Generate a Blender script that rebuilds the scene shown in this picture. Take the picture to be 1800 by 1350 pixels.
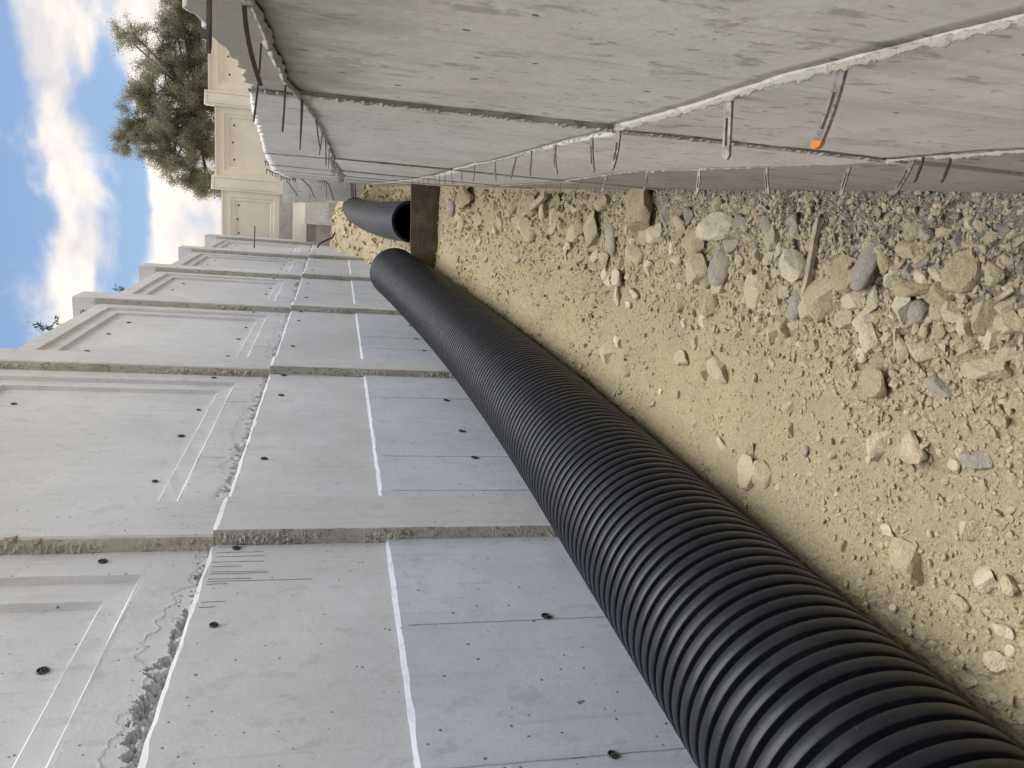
import bpy, bmesh, math, random
import numpy as np
from mathutils import Vector, Matrix, noise as mnoise

for o in list(bpy.data.objects):
    bpy.data.objects.remove(o, do_unlink=True)
scene = bpy.context.scene
COL = scene.collection
R = math.radians

# ------------------------------------------------------------------ camera
# The photograph was taken with the phone on its side: world "up" points to the left edge of the picture.
CAM = Vector((0.0, 0.0, 1.5))
XR = Vector((0.96591066, 0.25716134, 0.02974282))     # upright view: right   (in world axes)
UPV = Vector((-0.08710264, 0.21464957, 0.97279941))   # upright view: up
FW = Vector((-0.24378212, 0.942228, -0.22973175))     # viewing direction
cd = bpy.data.cameras.new("camera")
cam = bpy.data.objects.new("camera", cd)
COL.objects.link(cam)
m = Matrix((-UPV, XR, -FW)).transposed().to_4x4()
m.translation = CAM
cam.matrix_world = m
cd.sensor_width = 36.0
cd.lens = 27.04
cd.clip_start = 0.02
cd.clip_end = 3000
scene.camera = cam

# ------------------------------------------------------------------ sky, sun, exposure
SUN_EL, SUN_AZ = R(80), R(25)          # azimuth measured from +Y (down the trench) towards +X (right)
w = bpy.data.worlds.new("World")
scene.world = w
w.use_nodes = True
nt = w.node_tree
nt.nodes.clear()
N = nt.nodes.new
L = nt.links.new
wo = N("ShaderNodeOutputWorld")
bg = N("ShaderNodeBackground")
bg.inputs["Strength"].default_value = 0.078
sky = N("ShaderNodeTexSky")
sky.sky_type = 'NISHITA'
sky.sun_disc = False
sky.sun_elevation = SUN_EL
sky.sun_rotation = SUN_AZ
sky.air_density = 1.0
sky.dust_density = 1.2
sky.ozone_density = 2.2
tc = N("ShaderNodeTexCoord")
sep = N("ShaderNodeSeparateXYZ")
L(tc.outputs["Generated"], sep.inputs[0])


def wmath(op, a, b=None, c=None, clamp=False):
    n = N("ShaderNodeMath")
    n.operation = op
    n.use_clamp = clamp
    for i, v in enumerate((a, b, c)):
        if v is None:
            continue
        if isinstance(v, (int, float)):
            n.inputs[i].default_value = v
        else:
            L(v, n.inputs[i])
    return n.outputs[0]


mp = N("ShaderNodeMapping")
mp.inputs["Scale"].default_value = (1.0, 1.0, 1.7)
mp.inputs["Location"].default_value = (12.63, 6.39, 3.87)
L(tc.outputs["Generated"], mp.inputs["Vector"])
n1 = N("ShaderNodeTexNoise")
n1.inputs["Scale"].default_value = 7.5
n1.inputs["Detail"].default_value = 7
n1.inputs["Roughness"].default_value = 0.52
n1.inputs["Distortion"].default_value = 0.25
L(mp.outputs[0], n1.inputs["Vector"])
n2 = N("ShaderNodeTexNoise")
n2.inputs["Scale"].default_value = 3.2
n2.inputs["Detail"].default_value = 2
L(mp.outputs[0], n2.inputs["Vector"])
# layers of cloud by height above the horizon: a bank low down, a clear gap, a long broken band, then scattered
zz = wmath('ADD', sep.outputs[2], wmath('MULTIPLY', wmath('SUBTRACT', n2.outputs[0], 0.5), 0.10))
ramp = N("ShaderNodeValToRGB")
L(zz, ramp.inputs[0])
cr = ramp.color_ramp
cr.interpolation = 'EASE'
stops = [(0.0, .72), (0.15, .84), (0.200, .78), (0.236, .33), (0.258, .52), (0.288, .70), (0.322, .40), (0.37, .30), (0.5, .42), (0.8, .44)]
while len(cr.elements) < len(stops):
    cr.elements.new(0.5)
for e, (p, v) in zip(cr.elements, stops):
    e.position = p
    e.color = (v, v, v, 1)
cov = wmath('ADD', wmath('MULTIPLY', wmath('SUBTRACT', n1.outputs[0], 0.5), 1.5), ramp.outputs[0])
mr = N("ShaderNodeMapRange")
mr.interpolation_type = 'SMOOTHSTEP'
mr.inputs["From Min"].default_value = 0.36
mr.inputs["From Max"].default_value = 0.72
L(cov, mr.inputs["Value"])
n3 = N("ShaderNodeTexNoise")
n3.inputs["Scale"].default_value = 13
n3.inputs["Detail"].default_value = 5
L(mp.outputs[0], n3.inputs["Vector"])
cramp = N("ShaderNodeValToRGB")
L(n3.outputs[0], cramp.inputs[0])
cramp.color_ramp.elements[0].position = 0.36
cramp.color_ramp.elements[0].color = (5.7, 5.45, 5.5, 1)
cramp.color_ramp.elements[1].position = 0.62
cramp.color_ramp.elements[1].color = (8.3, 7.5, 6.6, 1)
mix = N("ShaderNodeMix")
mix.data_type = 'RGBA'
L(mr.outputs[0], mix.inputs[0])
L(sky.outputs[0], mix.inputs[6])
L(cramp.outputs[0], mix.inputs[7])
L(mix.outputs[2], bg.inputs["Color"])
L(bg.outputs[0], wo.inputs[0])

sd = bpy.data.lights.new("sun", 'SUN')
sd.energy = 3.7
sd.angle = R(68)
sd.color = (1.0, 0.975, 0.93)
sd.specular_factor = 0.12
sun = bpy.data.objects.new("sun", sd)
COL.objects.link(sun)
sdir = Vector((math.cos(SUN_EL) * math.sin(SUN_AZ), math.cos(SUN_EL) * math.cos(SUN_AZ), math.sin(SUN_EL)))
sun.rotation_euler = sdir.to_track_quat('Z', 'Y').to_euler()

vs = scene.view_settings
vs.view_transform = 'Standard'
vs.look = 'None'
vs.exposure = 0.9
vs.gamma = 1.0
vs.use_curve_mapping = False

# ------------------------------------------------------------------ helpers
rng = np.random.default_rng(11)
random.seed(5)


def hash2(ix, iy, seed):
    h = (ix.astype(np.int64) * 374761393 + iy.astype(np.int64) * 668265263 + seed * 1442695041) & 0xFFFFFFFF
    h = ((h ^ (h >> 13)) * 1274126177) & 0xFFFFFFFF
    h = (h ^ (h >> 16)) & 0xFFFFFF
    return h / float(0xFFFFFF)


def vnoise(x, y, seed=0):
    x = np.asarray(x, float)
    y = np.asarray(y, float)
    ix = np.floor(x)
    iy = np.floor(y)
    fx = x - ix
    fy = y - iy
    fx = fx * fx * fx * (fx * (fx * 6 - 15) + 10)
    fy = fy * fy * fy * (fy * (fy * 6 - 15) + 10)
    a = hash2(ix, iy, seed)
    b = hash2(ix + 1, iy, seed)
    c = hash2(ix, iy + 1, seed)
    d = hash2(ix + 1, iy + 1, seed)
    return (a + (b - a) * fx) * (1 - fy) + (c + (d - c) * fx) * fy - 0.5


def fbm(x, y, f, o=4, seed=0, gain=0.5):
    s = 0
    a = 1.0
    for k in range(o):
        s = s + a * vnoise(np.asarray(x) * f + 13.7 * k, np.asarray(y) * f + 7.1 * k, seed + k)
        f *= 2.03
        a *= gain
    return s


def cellnoise(x, y, seed):
    """distance to the nearest scattered point (stones), and that stone's random value"""
    ix, iy = np.floor(x), np.floor(y)
    best = np.full(x.shape, 9.0)
    val = np.zeros(x.shape)
    for dx in (-1, 0, 1):
        for dy in (-1, 0, 1):
            cx, cy = ix + dx, iy + dy
            qx = cx + hash2(cx, cy, seed)
            qy = cy + hash2(cx, cy, seed + 1)
            d = np.hypot(qx - x, qy - y)
            m_ = d < best
            best = np.where(m_, d, best)
            val = np.where(m_, hash2(cx, cy, seed + 2), val)
    return best, val


def ray(px, py):
    """world direction through a photograph pixel (1800 x 1350)"""
    cx = (1350 - py - 675) / 1352.0
    cy = -(px - 900) / 1352.0
    return XR * cx + UPV * cy + FW


def on_z(px, py, z):
    k = ray(px, py)
    return CAM + k * ((z - CAM.z) / k.z)


def on_y(px, py, y):
    k = ray(px, py)
    return CAM + k * (y / k.y)


def on_x(px, py, x):
    k = ray(px, py)
    return CAM + k * (x / k.x)


def link(o, parent=None):
    COL.objects.link(o)
    if parent is not None:
        o.parent = parent
    return o


def mesh_obj(name, verts, faces, mat, parent=None, smooth=False):
    me = bpy.data.meshes.new(name)
    me.from_pydata([tuple(v) for v in verts], [], [tuple(f) for f in faces])
    me.materials.append(mat)
    me.update()
    if smooth:
        me.polygons.foreach_set("use_smooth", [True] * len(me.polygons))
    return link(bpy.data.objects.new(name, me), parent)


def inst(name, me, parent=None):
    return link(bpy.data.objects.new(name, me), parent)


def empty(name, loc=(0, 0, 0)):
    o = bpy.data.objects.new(name, None)
    o.location = loc
    o.empty_display_size = 0.1
    return link(o)


def tag(o, label=None, cat=None, group=None, kind=None):
    if label:
        o["label"] = label
    if cat:
        o["category"] = cat
    if group:
        o["group"] = group
    if kind:
        o["kind"] = kind
    return o


class MB:
    """collects pieces of one mesh"""

    def __init__(self):
        self.v = []
        self.f = []

    def add(self, verts, faces):
        n = len(self.v)
        self.v += [tuple(p) for p in verts]
        self.f += [tuple(i + n for i in q) for q in faces]
        return self

    def box(self, x0, x1, y0, y1, z0, z1):
        v = [(x, y, z) for x in (x0, x1) for y in (y0, y1) for z in (z0, z1)]
        f = [(0, 1, 3, 2), (4, 6, 7, 5), (0, 4, 5, 1), (2, 3, 7, 6), (0, 2, 6, 4), (1, 5, 7, 3)]
        return self.add(v, f)

    def tube(self, pts, rad, seg=8, caps=True, jitter=0.0):
        pts = [Vector(p) for p in pts]
        n = len(pts)
        rr = rad if isinstance(rad, (list, tuple)) else [rad] * n
        vs_, fs = [], []
        up = Vector((0, 0, 1))
        for i, p in enumerate(pts):
            t = (pts[min(i + 1, n - 1)] - pts[max(i - 1, 0)]).normalized()
            a = t.cross(up)
            if a.length < 1e-3:
                a = t.cross(Vector((1, 0, 0)))
            a.normalize()
            b = t.cross(a)
            for k in range(seg):
                th = 2 * math.pi * k / seg
                q = rr[i] * (1 + (random.uniform(-jitter, jitter) if jitter else 0))
                vs_.append(p + a * math.cos(th) * q + b * math.sin(th) * q)
        for i in range(n - 1):
            for k in range(seg):
                k2 = (k + 1) % seg
                fs.append((i * seg + k, i * seg + k2, (i + 1) * seg + k2, (i + 1) * seg + k))
        if caps:
            fs.append(tuple(range(seg - 1, -1, -1)))
            fs.append(tuple((n - 1) * seg + k for k in range(seg)))
        return self.add(vs_, fs)

    def grid(self, P):
        """P: array (n, m, 3)"""
        n, m_ = P.shape[:2]
        f = [(i * m_ + j, i * m_ + j + 1, (i + 1) * m_ + j + 1, (i + 1) * m_ + j) for i in range(n - 1) for j in range(m_ - 1)]
        return self.add(P.reshape(-1, 3), f)

    def build(self, name, mat, parent=None, smooth=False):
        return mesh_obj(name, self.v, self.f, mat, parent, smooth)


# ------------------------------------------------------------------ materials
def newmat(name):
    m_ = bpy.data.materials.new(name)
    m_.use_nodes = True
    t = m_.node_tree
    b = t.nodes["Principled BSDF"]
    return m_, t, b


class G:
    """small node-graph writer"""

    def __init__(self, t):
        self.t = t

    def n(self, kind, **kw):
        x = self.t.nodes.new(kind)
        for k, v in kw.items():
            setattr(x, k, v)
        return x

    def put(self, node, key, v):
        if hasattr(v, "is_output"):
            self.t.links.new(v, node.inputs[key])
        else:
            node.inputs[key].default_value = v

    def pos(self):
        return self.n("ShaderNodeNewGeometry").outputs["Position"]

    def mapv(self, vec, scale=(1, 1, 1), loc=(0, 0, 0)):
        q = self.n("ShaderNodeMapping")
        self.put(q, "Vector", vec)
        q.inputs["Scale"].default_value = scale
        q.inputs["Location"].default_value = loc
        return q.outputs[0]

    def noise(self, vec, scale, detail=4, rough=0.55, dist=0.0):
        q = self.n("ShaderNodeTexNoise")
        self.put(q, "Vector", vec)
        q.inputs["Scale"].default_value = scale
        q.inputs["Detail"].default_value = detail
        q.inputs["Roughness"].default_value = rough
        q.inputs["Distortion"].default_value = dist
        return q.outputs[0]

    def voro(self, vec, scale, feature='F1', rand=1.0):
        q = self.n("ShaderNodeTexVoronoi")
        q.feature = feature
        self.put(q, "Vector", vec)
        q.inputs["Scale"].default_value = scale
        q.inputs["Randomness"].default_value = rand
        return q

    def math(self, op, a, b=None, clamp=False):
        q = self.n("ShaderNodeMath", operation=op)
        q.use_clamp = clamp
        self.put(q, 0, a)
        if b is not None:
            self.put(q, 1, b)
        return q.outputs[0]

    def rng(self, v, a, b, c=0.0, d=1.0):
        q = self.n("ShaderNodeMapRange")
        q.interpolation_type = 'SMOOTHSTEP'
        self.put(q, "Value", v)
        q.inputs["From Min"].default_value = a
        q.inputs["From Max"].default_value = b
        q.inputs["To Min"].default_value = c
        q.inputs["To Max"].default_value = d
        return q.outputs[0]

    def mix(self, fac, a, b, mode='MIX'):
        q = self.n("ShaderNodeMix")
        q.data_type = 'RGBA'
        q.blend_type = mode
        self.put(q, 0, fac)
        for key, v in ((6, a), (7, b)):
            if isinstance(v, tuple) and len(v) == 3:
                v = v + (1,)
            self.put(q, key, v)
        return q.outputs[2]

    def bump(self, h, strength=0.3, dist=0.01, normal=None):
        q = self.n("ShaderNodeBump")
        q.inputs["Strength"].default_value = strength
        q.inputs["Distance"].default_value = dist
        self.put(q, "Height", h)
        if normal is not None:
            self.put(q, "Normal", normal)
        return q.outputs[0]


def concrete(name, base, stain, streak_amt=0.35, pit_scale=28, pit_size=0.10, pit_keep=0.55, stain_amt=0.5, rough=0.85, coarse=0.0, pit_dark=0.22, blot=0.0, blot_scale=20, top_stain=False):
    m_, t, b = newmat(name)
    g = G(t)
    P = g.pos()
    big = g.noise(P, 0.9, 5, 0.6)
    mid = g.noise(P, 5.0, 6, 0.62)
    fine = g.noise(P, 90, 3, 0.6)
    streak = g.noise(g.mapv(P, (7, 7, 0.6)), 2.2, 6, 0.65)
    col = g.mix(g.rng(big, 0.35, 0.68), tuple(c * 0.9 for c in base), tuple(min(1, c * 1.07) for c in base))
    col = g.mix(g.math('MULTIPLY', g.rng(mid, 0.45, 0.75), stain_amt), col, stain)
    col = g.mix(g.math('MULTIPLY', g.rng(streak, 0.52, 0.78), streak_amt), col, tuple(c * 0.62 for c in stain))
    col = g.mix(g.math('MULTIPLY', g.rng(streak, 0.30, 0.44, 1, 0), streak_amt * 0.6), col, tuple(min(1, c * 1.18) for c in base))
    col = g.mix(g.rng(fine, 0.3, 0.75, 0.0, 0.22), col, tuple(c * 0.6 for c in base))
    # air holes left by the formwork
    v = g.voro(P, pit_scale)
    keep = g.rng(v.outputs["Color"], pit_keep, pit_keep + 0.04)
    sz = g.math('MULTIPLY', v.outputs["Color"], pit_size)
    hole = g.math('MULTIPLY', g.math('LESS_THAN', g.math('ADD', v.outputs["Distance"], g.math('MULTIPLY', g.math('SUBTRACT', fine, 0.5), 0.16)), sz), keep)
    v2 = g.voro(g.mapv(P, (1, 1, 1), (4, 2, 7)), pit_scale * 0.33)
    sz2 = g.math('MULTIPLY', v2.outputs["Color"], pit_size * 0.42)
    warp = g.math('ADD', v2.outputs["Distance"], g.math('MULTIPLY', g.math('SUBTRACT', fine, 0.5), 0.09))
    hole2 = g.math('MULTIPLY', g.math('LESS_THAN', warp, sz2), g.rng(v2.outputs["Color"], 0.62, 0.64))
    holes = g.math('MAXIMUM', hole, hole2)
    col = g.mix(g.math('MULTIPLY', holes, 0.92), col, tuple(c * pit_dark for c in stain))
    oi = g.n("ShaderNodeObjectInfo")
    col = g.mix(g.math('MULTIPLY', oi.outputs["Random"], 0.16), col, tuple(c * 0.72 for c in stain))
    runs = g.noise(g.mapv(P, (16, 16, 0.5), (5, 5, 1)), 1.6, 5, 0.6)
    col = g.mix(g.math('MULTIPLY', g.rng(runs, 0.60, 0.72), streak_amt), col, tuple(c * 0.66 for c in stain))
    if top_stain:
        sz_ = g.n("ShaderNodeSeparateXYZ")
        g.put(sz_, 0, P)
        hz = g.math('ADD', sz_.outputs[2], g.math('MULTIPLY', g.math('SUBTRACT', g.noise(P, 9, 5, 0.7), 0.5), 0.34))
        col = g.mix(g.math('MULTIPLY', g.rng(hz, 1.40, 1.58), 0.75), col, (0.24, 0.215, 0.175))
    if blot:
        bl3 = g.noise(g.mapv(P, (1, 1, 0.6), (2, 4, 6)), blot_scale * 2.4, 4, 0.65, 0.5)
        col = g.mix(g.math('MULTIPLY', g.rng(bl3, 0.62, 0.68), blot), col, tuple(c * 0.36 for c in stain))
        bl = g.noise(g.mapv(P, (1, 1, 0.75), (3, 8, 2)), blot_scale, 5, 0.7, 0.3)
        col = g.mix(g.math('MULTIPLY', g.rng(bl, 0.55, 0.65), blot), col, tuple(c * 0.42 for c in stain))
        bl2 = g.noise(g.mapv(P, (1, 1, 0.6), (9, 1, 5)), blot_scale * 0.45, 6, 0.7)
        col = g.mix(g.math('MULTIPLY', g.rng(bl2, 0.52, 0.68), blot * 0.55), col, tuple(c * 0.7 for c in stain))
        col = g.mix(g.math('MULTIPLY', g.rng(bl2, 0.30, 0.42, 1, 0), blot * 0.35), col, tuple(min(1, c * 1.25) for c in base))
    g.put(b, "Base Color", col)
    b.inputs["Roughness"].default_value = rough
    b.inputs["Specular IOR Level"].default_value = 0.25
    h = g.math('ADD', g.math('MULTIPLY', fine, 0.12 + coarse), g.math('MULTIPLY', mid, 0.6))
    h = g.math('SUBTRACT', h, g.math('MULTIPLY', holes, 1.0))
    if coarse:
        h = g.math('ADD', h, g.math('MULTIPLY', g.noise(P, 38, 5, 0.7), coarse * 3))
    g.put(b, "Normal", g.bump(h, 0.5, 0.008))
    return m_


M_LEFT = concrete("pale_concrete", (0.55, 0.555, 0.56), (0.47, 0.465, 0.455), 0.30, 26, 0.15, 0.62, 0.35, blot=0.18, blot_scale=9)
M_LOW = concrete("blue_shaded_concrete", (0.53, 0.56, 0.605), (0.43, 0.45, 0.475), 0.30, 22, 0.17, 0.56, 0.4, blot=0.2, blot_scale=9)  # lower tier: the blue of skylit shade is put into its colour
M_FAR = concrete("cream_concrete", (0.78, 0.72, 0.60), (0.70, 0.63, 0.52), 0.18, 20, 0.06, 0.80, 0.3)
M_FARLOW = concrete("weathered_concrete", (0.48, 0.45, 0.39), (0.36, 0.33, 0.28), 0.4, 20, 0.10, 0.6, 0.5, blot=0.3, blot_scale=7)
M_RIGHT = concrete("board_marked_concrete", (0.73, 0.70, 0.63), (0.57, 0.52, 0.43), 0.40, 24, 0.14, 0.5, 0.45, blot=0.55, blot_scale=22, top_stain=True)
M_RIGHT2 = concrete("grey_board_concrete", (0.65, 0.64, 0.605), (0.54, 0.52, 0.465), 0.35, 26, 0.13, 0.55, 0.4, blot=0.55, blot_scale=22)
M_RDARK = concrete("stained_concrete", (0.46, 0.435, 0.385), (0.31, 0.285, 0.235), 0.6, 24, 0.13, 0.45, 0.5, blot=0.7, blot_scale=16)
M_ROUGH = concrete("rough_mortar", (0.44, 0.42, 0.36), (0.27, 0.245, 0.19), 0.3, 55, 0.10, 0.7, 0.6, 0.95, 0.5, blot=0.6, blot_scale=24)
M_FIN = concrete("pale_mortar", (0.45, 0.43, 0.375), (0.30, 0.275, 0.225), 0.1, 70, 0.12, 0.6, 0.6, 0.95, 0.5, blot=0.4, blot_scale=40)


def simple(name, col, rough=0.6, metal=0.0, var=0.25, scale=20, bump=0.15, col2=None):
    m_, t, b = newmat(name)
    g = G(t)
    P = g.pos()
    n = g.noise(P, scale, 6, 0.65)
    c2 = col2 if col2 else tuple(c * (1 - var) for c in col)
    g.put(b, "Base Color", g.mix(g.rng(n, 0.35, 0.68), col, c2))
    b.inputs["Roughness"].default_value = rough
    b.inputs["Metallic"].default_value = metal
    g.put(b, "Normal", g.bump(n, bump, 0.004))
    return m_


M_STEEL = simple("tie_steel", (0.32, 0.31, 0.31), 0.5, 0.75, 0.3, 160, 0.2, (0.16, 0.12, 0.09))
M_REBAR = simple("dark_steel", (0.10, 0.085, 0.075), 0.7, 0.3, 0.3, 120, 0.3, (0.075, 0.05, 0.035))
M_RUST = simple("orange_rust", (0.50, 0.21, 0.045), 0.8, 0.0, 0.3, 220, 0.3, (0.45, 0.14, 0.02))
M_WOOD = simple("grey_wood", (0.37, 0.31, 0.22), 0.8, 0, 0.4, 30, 0.3)
M_SPLINT = simple("fresh_wood", (0.33, 0.28, 0.215), 0.8, 0, 0.4, 60, 0.3)
M_BLACKPL = simple("black_plastic_cone", (0.045, 0.046, 0.048), 0.5, 0, 0.3, 90, 0.1)
M_HOLE = simple("dark_cavity", (0.012, 0.012, 0.012), 0.95, 0, 0.1, 50, 0.0)
M_DRIP = simple("dark_cement", (0.24, 0.24, 0.235), 0.9)
M_CABLE = simple("black_cable", (0.018, 0.018, 0.02), 0.5)


def plank_mat():
    m_, t, b = newmat("formwork_board")
    g = G(t)
    P = g.pos()
    gr = g.noise(g.mapv(P, (1.2, 4, 14)), 3.5, 6, 0.65, 0.6)
    n = g.noise(P, 6, 5, 0.6)
    col = g.mix(g.rng(gr, 0.3, 0.7), (0.12, 0.092, 0.060), (0.065, 0.050, 0.034))
    col = g.mix(g.math('MULTIPLY', g.rng(n, 0.45, 0.75), 0.65), col, (0.22, 0.18, 0.11))
    g.put(b, "Base Color", col)
    b.inputs["Roughness"].default_value = 0.75
    g.put(b, "Normal", g.bump(gr, 0.3, 0.004))
    return m_


M_PLANK = plank_mat()


def pipe_mat(name, base, rough, dust):
    m_, t, b = newmat(name)
    g = G(t)
    P = g.pos()
    n = g.noise(P, 9, 6, 0.65)
    sc = g.noise(g.mapv(P, (60, 6, 60)), 3, 4, 0.7)
    scr = g.noise(g.mapv(P, (1, 1, 1)), 75, 3, 0.8, 1.5)
    col = g.mix(g.math('MULTIPLY', g.rng(n, 0.48, 0.78), dust), base, (0.30, 0.26, 0.19))
    col = g.mix(g.rng(sc, 0.70, 0.78, 0, 0.30), col, (0.22, 0.21, 0.20))
    col = g.mix(g.rng(scr, 0.70, 0.76, 0, 0.55), col, (0.50, 0.47, 0.42))
    ds = g.noise(P, 3.2, 6, 0.75)
    col = g.mix(g.rng(ds, 0.55, 0.75, 0, 0.05), col, (0.33, 0.30, 0.25))
    g.put(b, "Base Color", col)
    g.put(b, "Roughness", g.rng(n, 0.35, 0.7, rough, rough + 0.16))
    b.inputs["Specular IOR Level"].default_value = 0.32
    g.put(b, "Normal", g.bump(n, 0.06, 0.003))
    return m_


M_PIPE = pipe_mat("black_polyethylene", (0.0075, 0.0095, 0.0145), 0.38, 0.03)
M_PIPE2 = pipe_mat("smooth_black_polyethylene", (0.020, 0.022, 0.027), 0.36, 0.05)


def ground_mat():
    m_, t, b = newmat("sandy_soil")
    g = G(t)
    P = g.pos()
    big = g.noise(P, 1.6, 5, 0.6)
    mid = g.noise(P, 9, 6, 0.65)
    fine = g.noise(P, 130, 4, 0.7)
    col = g.mix(g.rng(big, 0.35, 0.7), (0.57, 0.48, 0.31), (0.48, 0.41, 0.27))
    col = g.mix(g.math('MULTIPLY', g.rng(mid, 0.5, 0.78), 0.55), col, (0.62, 0.54, 0.38))
    col = g.mix(g.rng(g.noise(P, 3.1, 6, 0.7), 0.50, 0.66, 0, 0.55), col, (0.43, 0.38, 0.28))
    col = g.mix(g.rng(fine, 0.32, 0.72, 0.45, 0.0), col, (0.25, 0.20, 0.12))
    # grey crushed gravel lies along the foot of the right wall, near end only
    sx = g.n("ShaderNodeSeparateXYZ")
    g.put(sx, 0, P)
    wob = g.math('MULTIPLY', g.math('SUBTRACT', g.noise(P, 6, 5, 0.6), 0.5), 0.55)
    ex = g.math('ADD', g.math('ADD', sx.outputs[0], wob), g.math('MULTIPLY', g.math('MAXIMUM', g.math('SUBTRACT', sx.outputs[1], 2.0), 0.0), -0.18))
    gz = g.rng(ex, -0.30, -0.12)
    gcol = g.mix(g.rng(mid, 0.4, 0.65), (0.28, 0.245, 0.195), (0.36, 0.32, 0.255))
    gcol = g.mix(g.rng(fine, 0.35, 0.7, 0.5, 0.0), gcol, (0.10, 0.09, 0.08))
    col = g.mix(gz, col, gcol)
    # loose stones too small to build, in the dust
    v = g.voro(P, 95)
    keep = g.rng(v.outputs["Color"], 0.55, 0.6)
    st = g.math('MULTIPLY', g.math('LESS_THAN', v.outputs["Distance"], 0.33), keep)
    col = g.mix(g.math('MULTIPLY', st, 0.35), col, (0.60, 0.53, 0.38))
    g.put(b, "Base Color", col)
    b.inputs["Roughness"].default_value = 0.95
    b.inputs["Specular IOR Level"].default_value = 0.12
    crk = g.voro(g.mapv(P, (1, 1, 1), (1, 2, 0)), 55)
    h = g.math('ADD', g.math('MULTIPLY', fine, 0.8), g.math('MULTIPLY', g.noise(P, 45, 5, 0.75), 2.6))
    h = g.math('SUBTRACT', h, g.math('MULTIPLY', crk.outputs['Distance'], 0.9))
    h = g.math('ADD', h, g.math('MULTIPLY', st, 0.5))
    g.put(b, "Normal", g.bump(h, 0.9, 0.012))
    return m_


M_SOIL = ground_mat()


def rock_mat(name, a, c, grime=0.4):
    m_, t, b = newmat(name)
    g = G(t)
    P = g.pos()
    oi = g.n("ShaderNodeObjectInfo")
    n = g.noise(P, 22, 6, 0.65)
    f = g.noise(P, 160, 4, 0.65)
    col = g.mix(g.rng(n, 0.35, 0.7), a, c)
    m2 = g.noise(P, 48, 5, 0.7, 0.4)
    col = g.mix(g.rng(m2, 0.52, 0.66, 0, 0.55), col, tuple(x * 0.6 for x in c))
    col = g.mix(g.rng(m2, 0.30, 0.42, 0.4, 0), col, tuple(min(1, x * 1.25) for x in a))
    dust = g.noise(P, 9, 5, 0.65)
    col = g.mix(g.rng(dust, 0.46, 0.62, 0, 0.7), col, (0.51, 0.435, 0.29))
    col = g.mix(g.math('MULTIPLY', oi.outputs["Random"], 0.45), col, tuple(x * 0.78 for x in c))
    col = g.mix(g.rng(f, 0.3, 0.7, grime, 0.0), col, tuple(x * 0.55 for x in c))
    g.put(b, "Base Color", col)
    b.inputs["Roughness"].default_value = 0.92
    b.inputs["Specular IOR Level"].default_value = 0.15
    g.put(b, "Normal", g.bump(g.math('ADD', g.math('ADD', n, m2), g.math('MULTIPLY', f, 0.6)), 0.8, 0.012))
    return m_


RM = {
    'tan': rock_mat("tan_limestone", (0.56, 0.48, 0.335), (0.48, 0.41, 0.28)),
    'pale': rock_mat("pale_limestone", (0.66, 0.60, 0.46), (0.58, 0.51, 0.375)),
    'grey': rock_mat("grey_stone", (0.32, 0.295, 0.26), (0.38, 0.35, 0.30)),
    'brown': rock_mat("brown_limestone", (0.48, 0.40, 0.265), (0.40, 0.33, 0.21)),
}


def pebble_mat():
    m_, t, b = newmat("crushed_gravel")
    g = G(t)
    P = g.pos()
    v = g.voro(P, 60)
    n = g.noise(P, 90, 4, 0.6)
    cl = g.noise(P, 22, 2, 0.5)
    col = g.mix(g.rng(cl, 0.38, 0.62), (0.26, 0.235, 0.20), (0.40, 0.35, 0.27))
    col = g.mix(g.rng(v.outputs["Color"], 0.72, 0.80), col, (0.50, 0.42, 0.29))
    col = g.mix(g.rng(n, 0.3, 0.7, 0.4, 0), col, (0.10, 0.09, 0.08))
    g.put(b, "Base Color", col)
    b.inputs["Roughness"].default_value = 0.9
    b.inputs["Specular IOR Level"].default_value = 0.2
    return m_


M_PEB = pebble_mat()
M_CRUMB = rock_mat("soil_crumb", (0.53, 0.455, 0.305), (0.47, 0.40, 0.265), 0.25)


def leaf_mat(name, a, c):
    m_, t, b = newmat(name)
    g = G(t)
    P = g.pos()
    n = g.noise(P, 2.2, 4, 0.6)
    col = g.mix(g.rng(n, 0.35, 0.65), a, c)
    g.put(b, "Base Color", col)
    b.inputs["Roughness"].default_value = 0.6
    tr = t.nodes.new("ShaderNodeBsdfTranslucent")
    t.links.new(col, tr.inputs[0])
    mx = t.nodes.new("ShaderNodeMixShader")
    mx.inputs[0].default_value = 0.4
    out = t.nodes["Material Output"]
    t.links.new(b.outputs[0], mx.inputs[1])
    t.links.new(tr.outputs[0], mx.inputs[2])
    t.links.new(mx.outputs[0], out.inputs[0])
    return m_


M_LEAF = leaf_mat("olive_leaf", (0.17, 0.17, 0.10), (0.26, 0.255, 0.165))
M_LEAF2 = leaf_mat("green_leaf", (0.06, 0.09, 0.03), (0.09, 0.12, 0.05))
M_BARK = simple("bark", (0.12, 0.095, 0.07), 0.9, 0, 0.4, 12, 0.5)

# ------------------------------------------------------------------ ground
LX0 = -1.70            # plane of the left wall panels


def rx(y):             # plane of the right wall face
    return 0.117 - 0.0165 * np.asarray(y, float)


GY = np.array([-1, 4.2, 5.3, 6.0, 6.9, 8.0, 8.80, 8.90, 9.6, 11.5, 13.5, 15.5, 16.3, 17.6, 19.0, 21.5])
GZ = np.array([0, 0.0, 0.03, 0.07, 0.15, 0.28, 0.37, 0.20, 0.24, 0.38, 0.58, 0.80, 0.95, 1.42, 1.55, 1.60])


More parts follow.
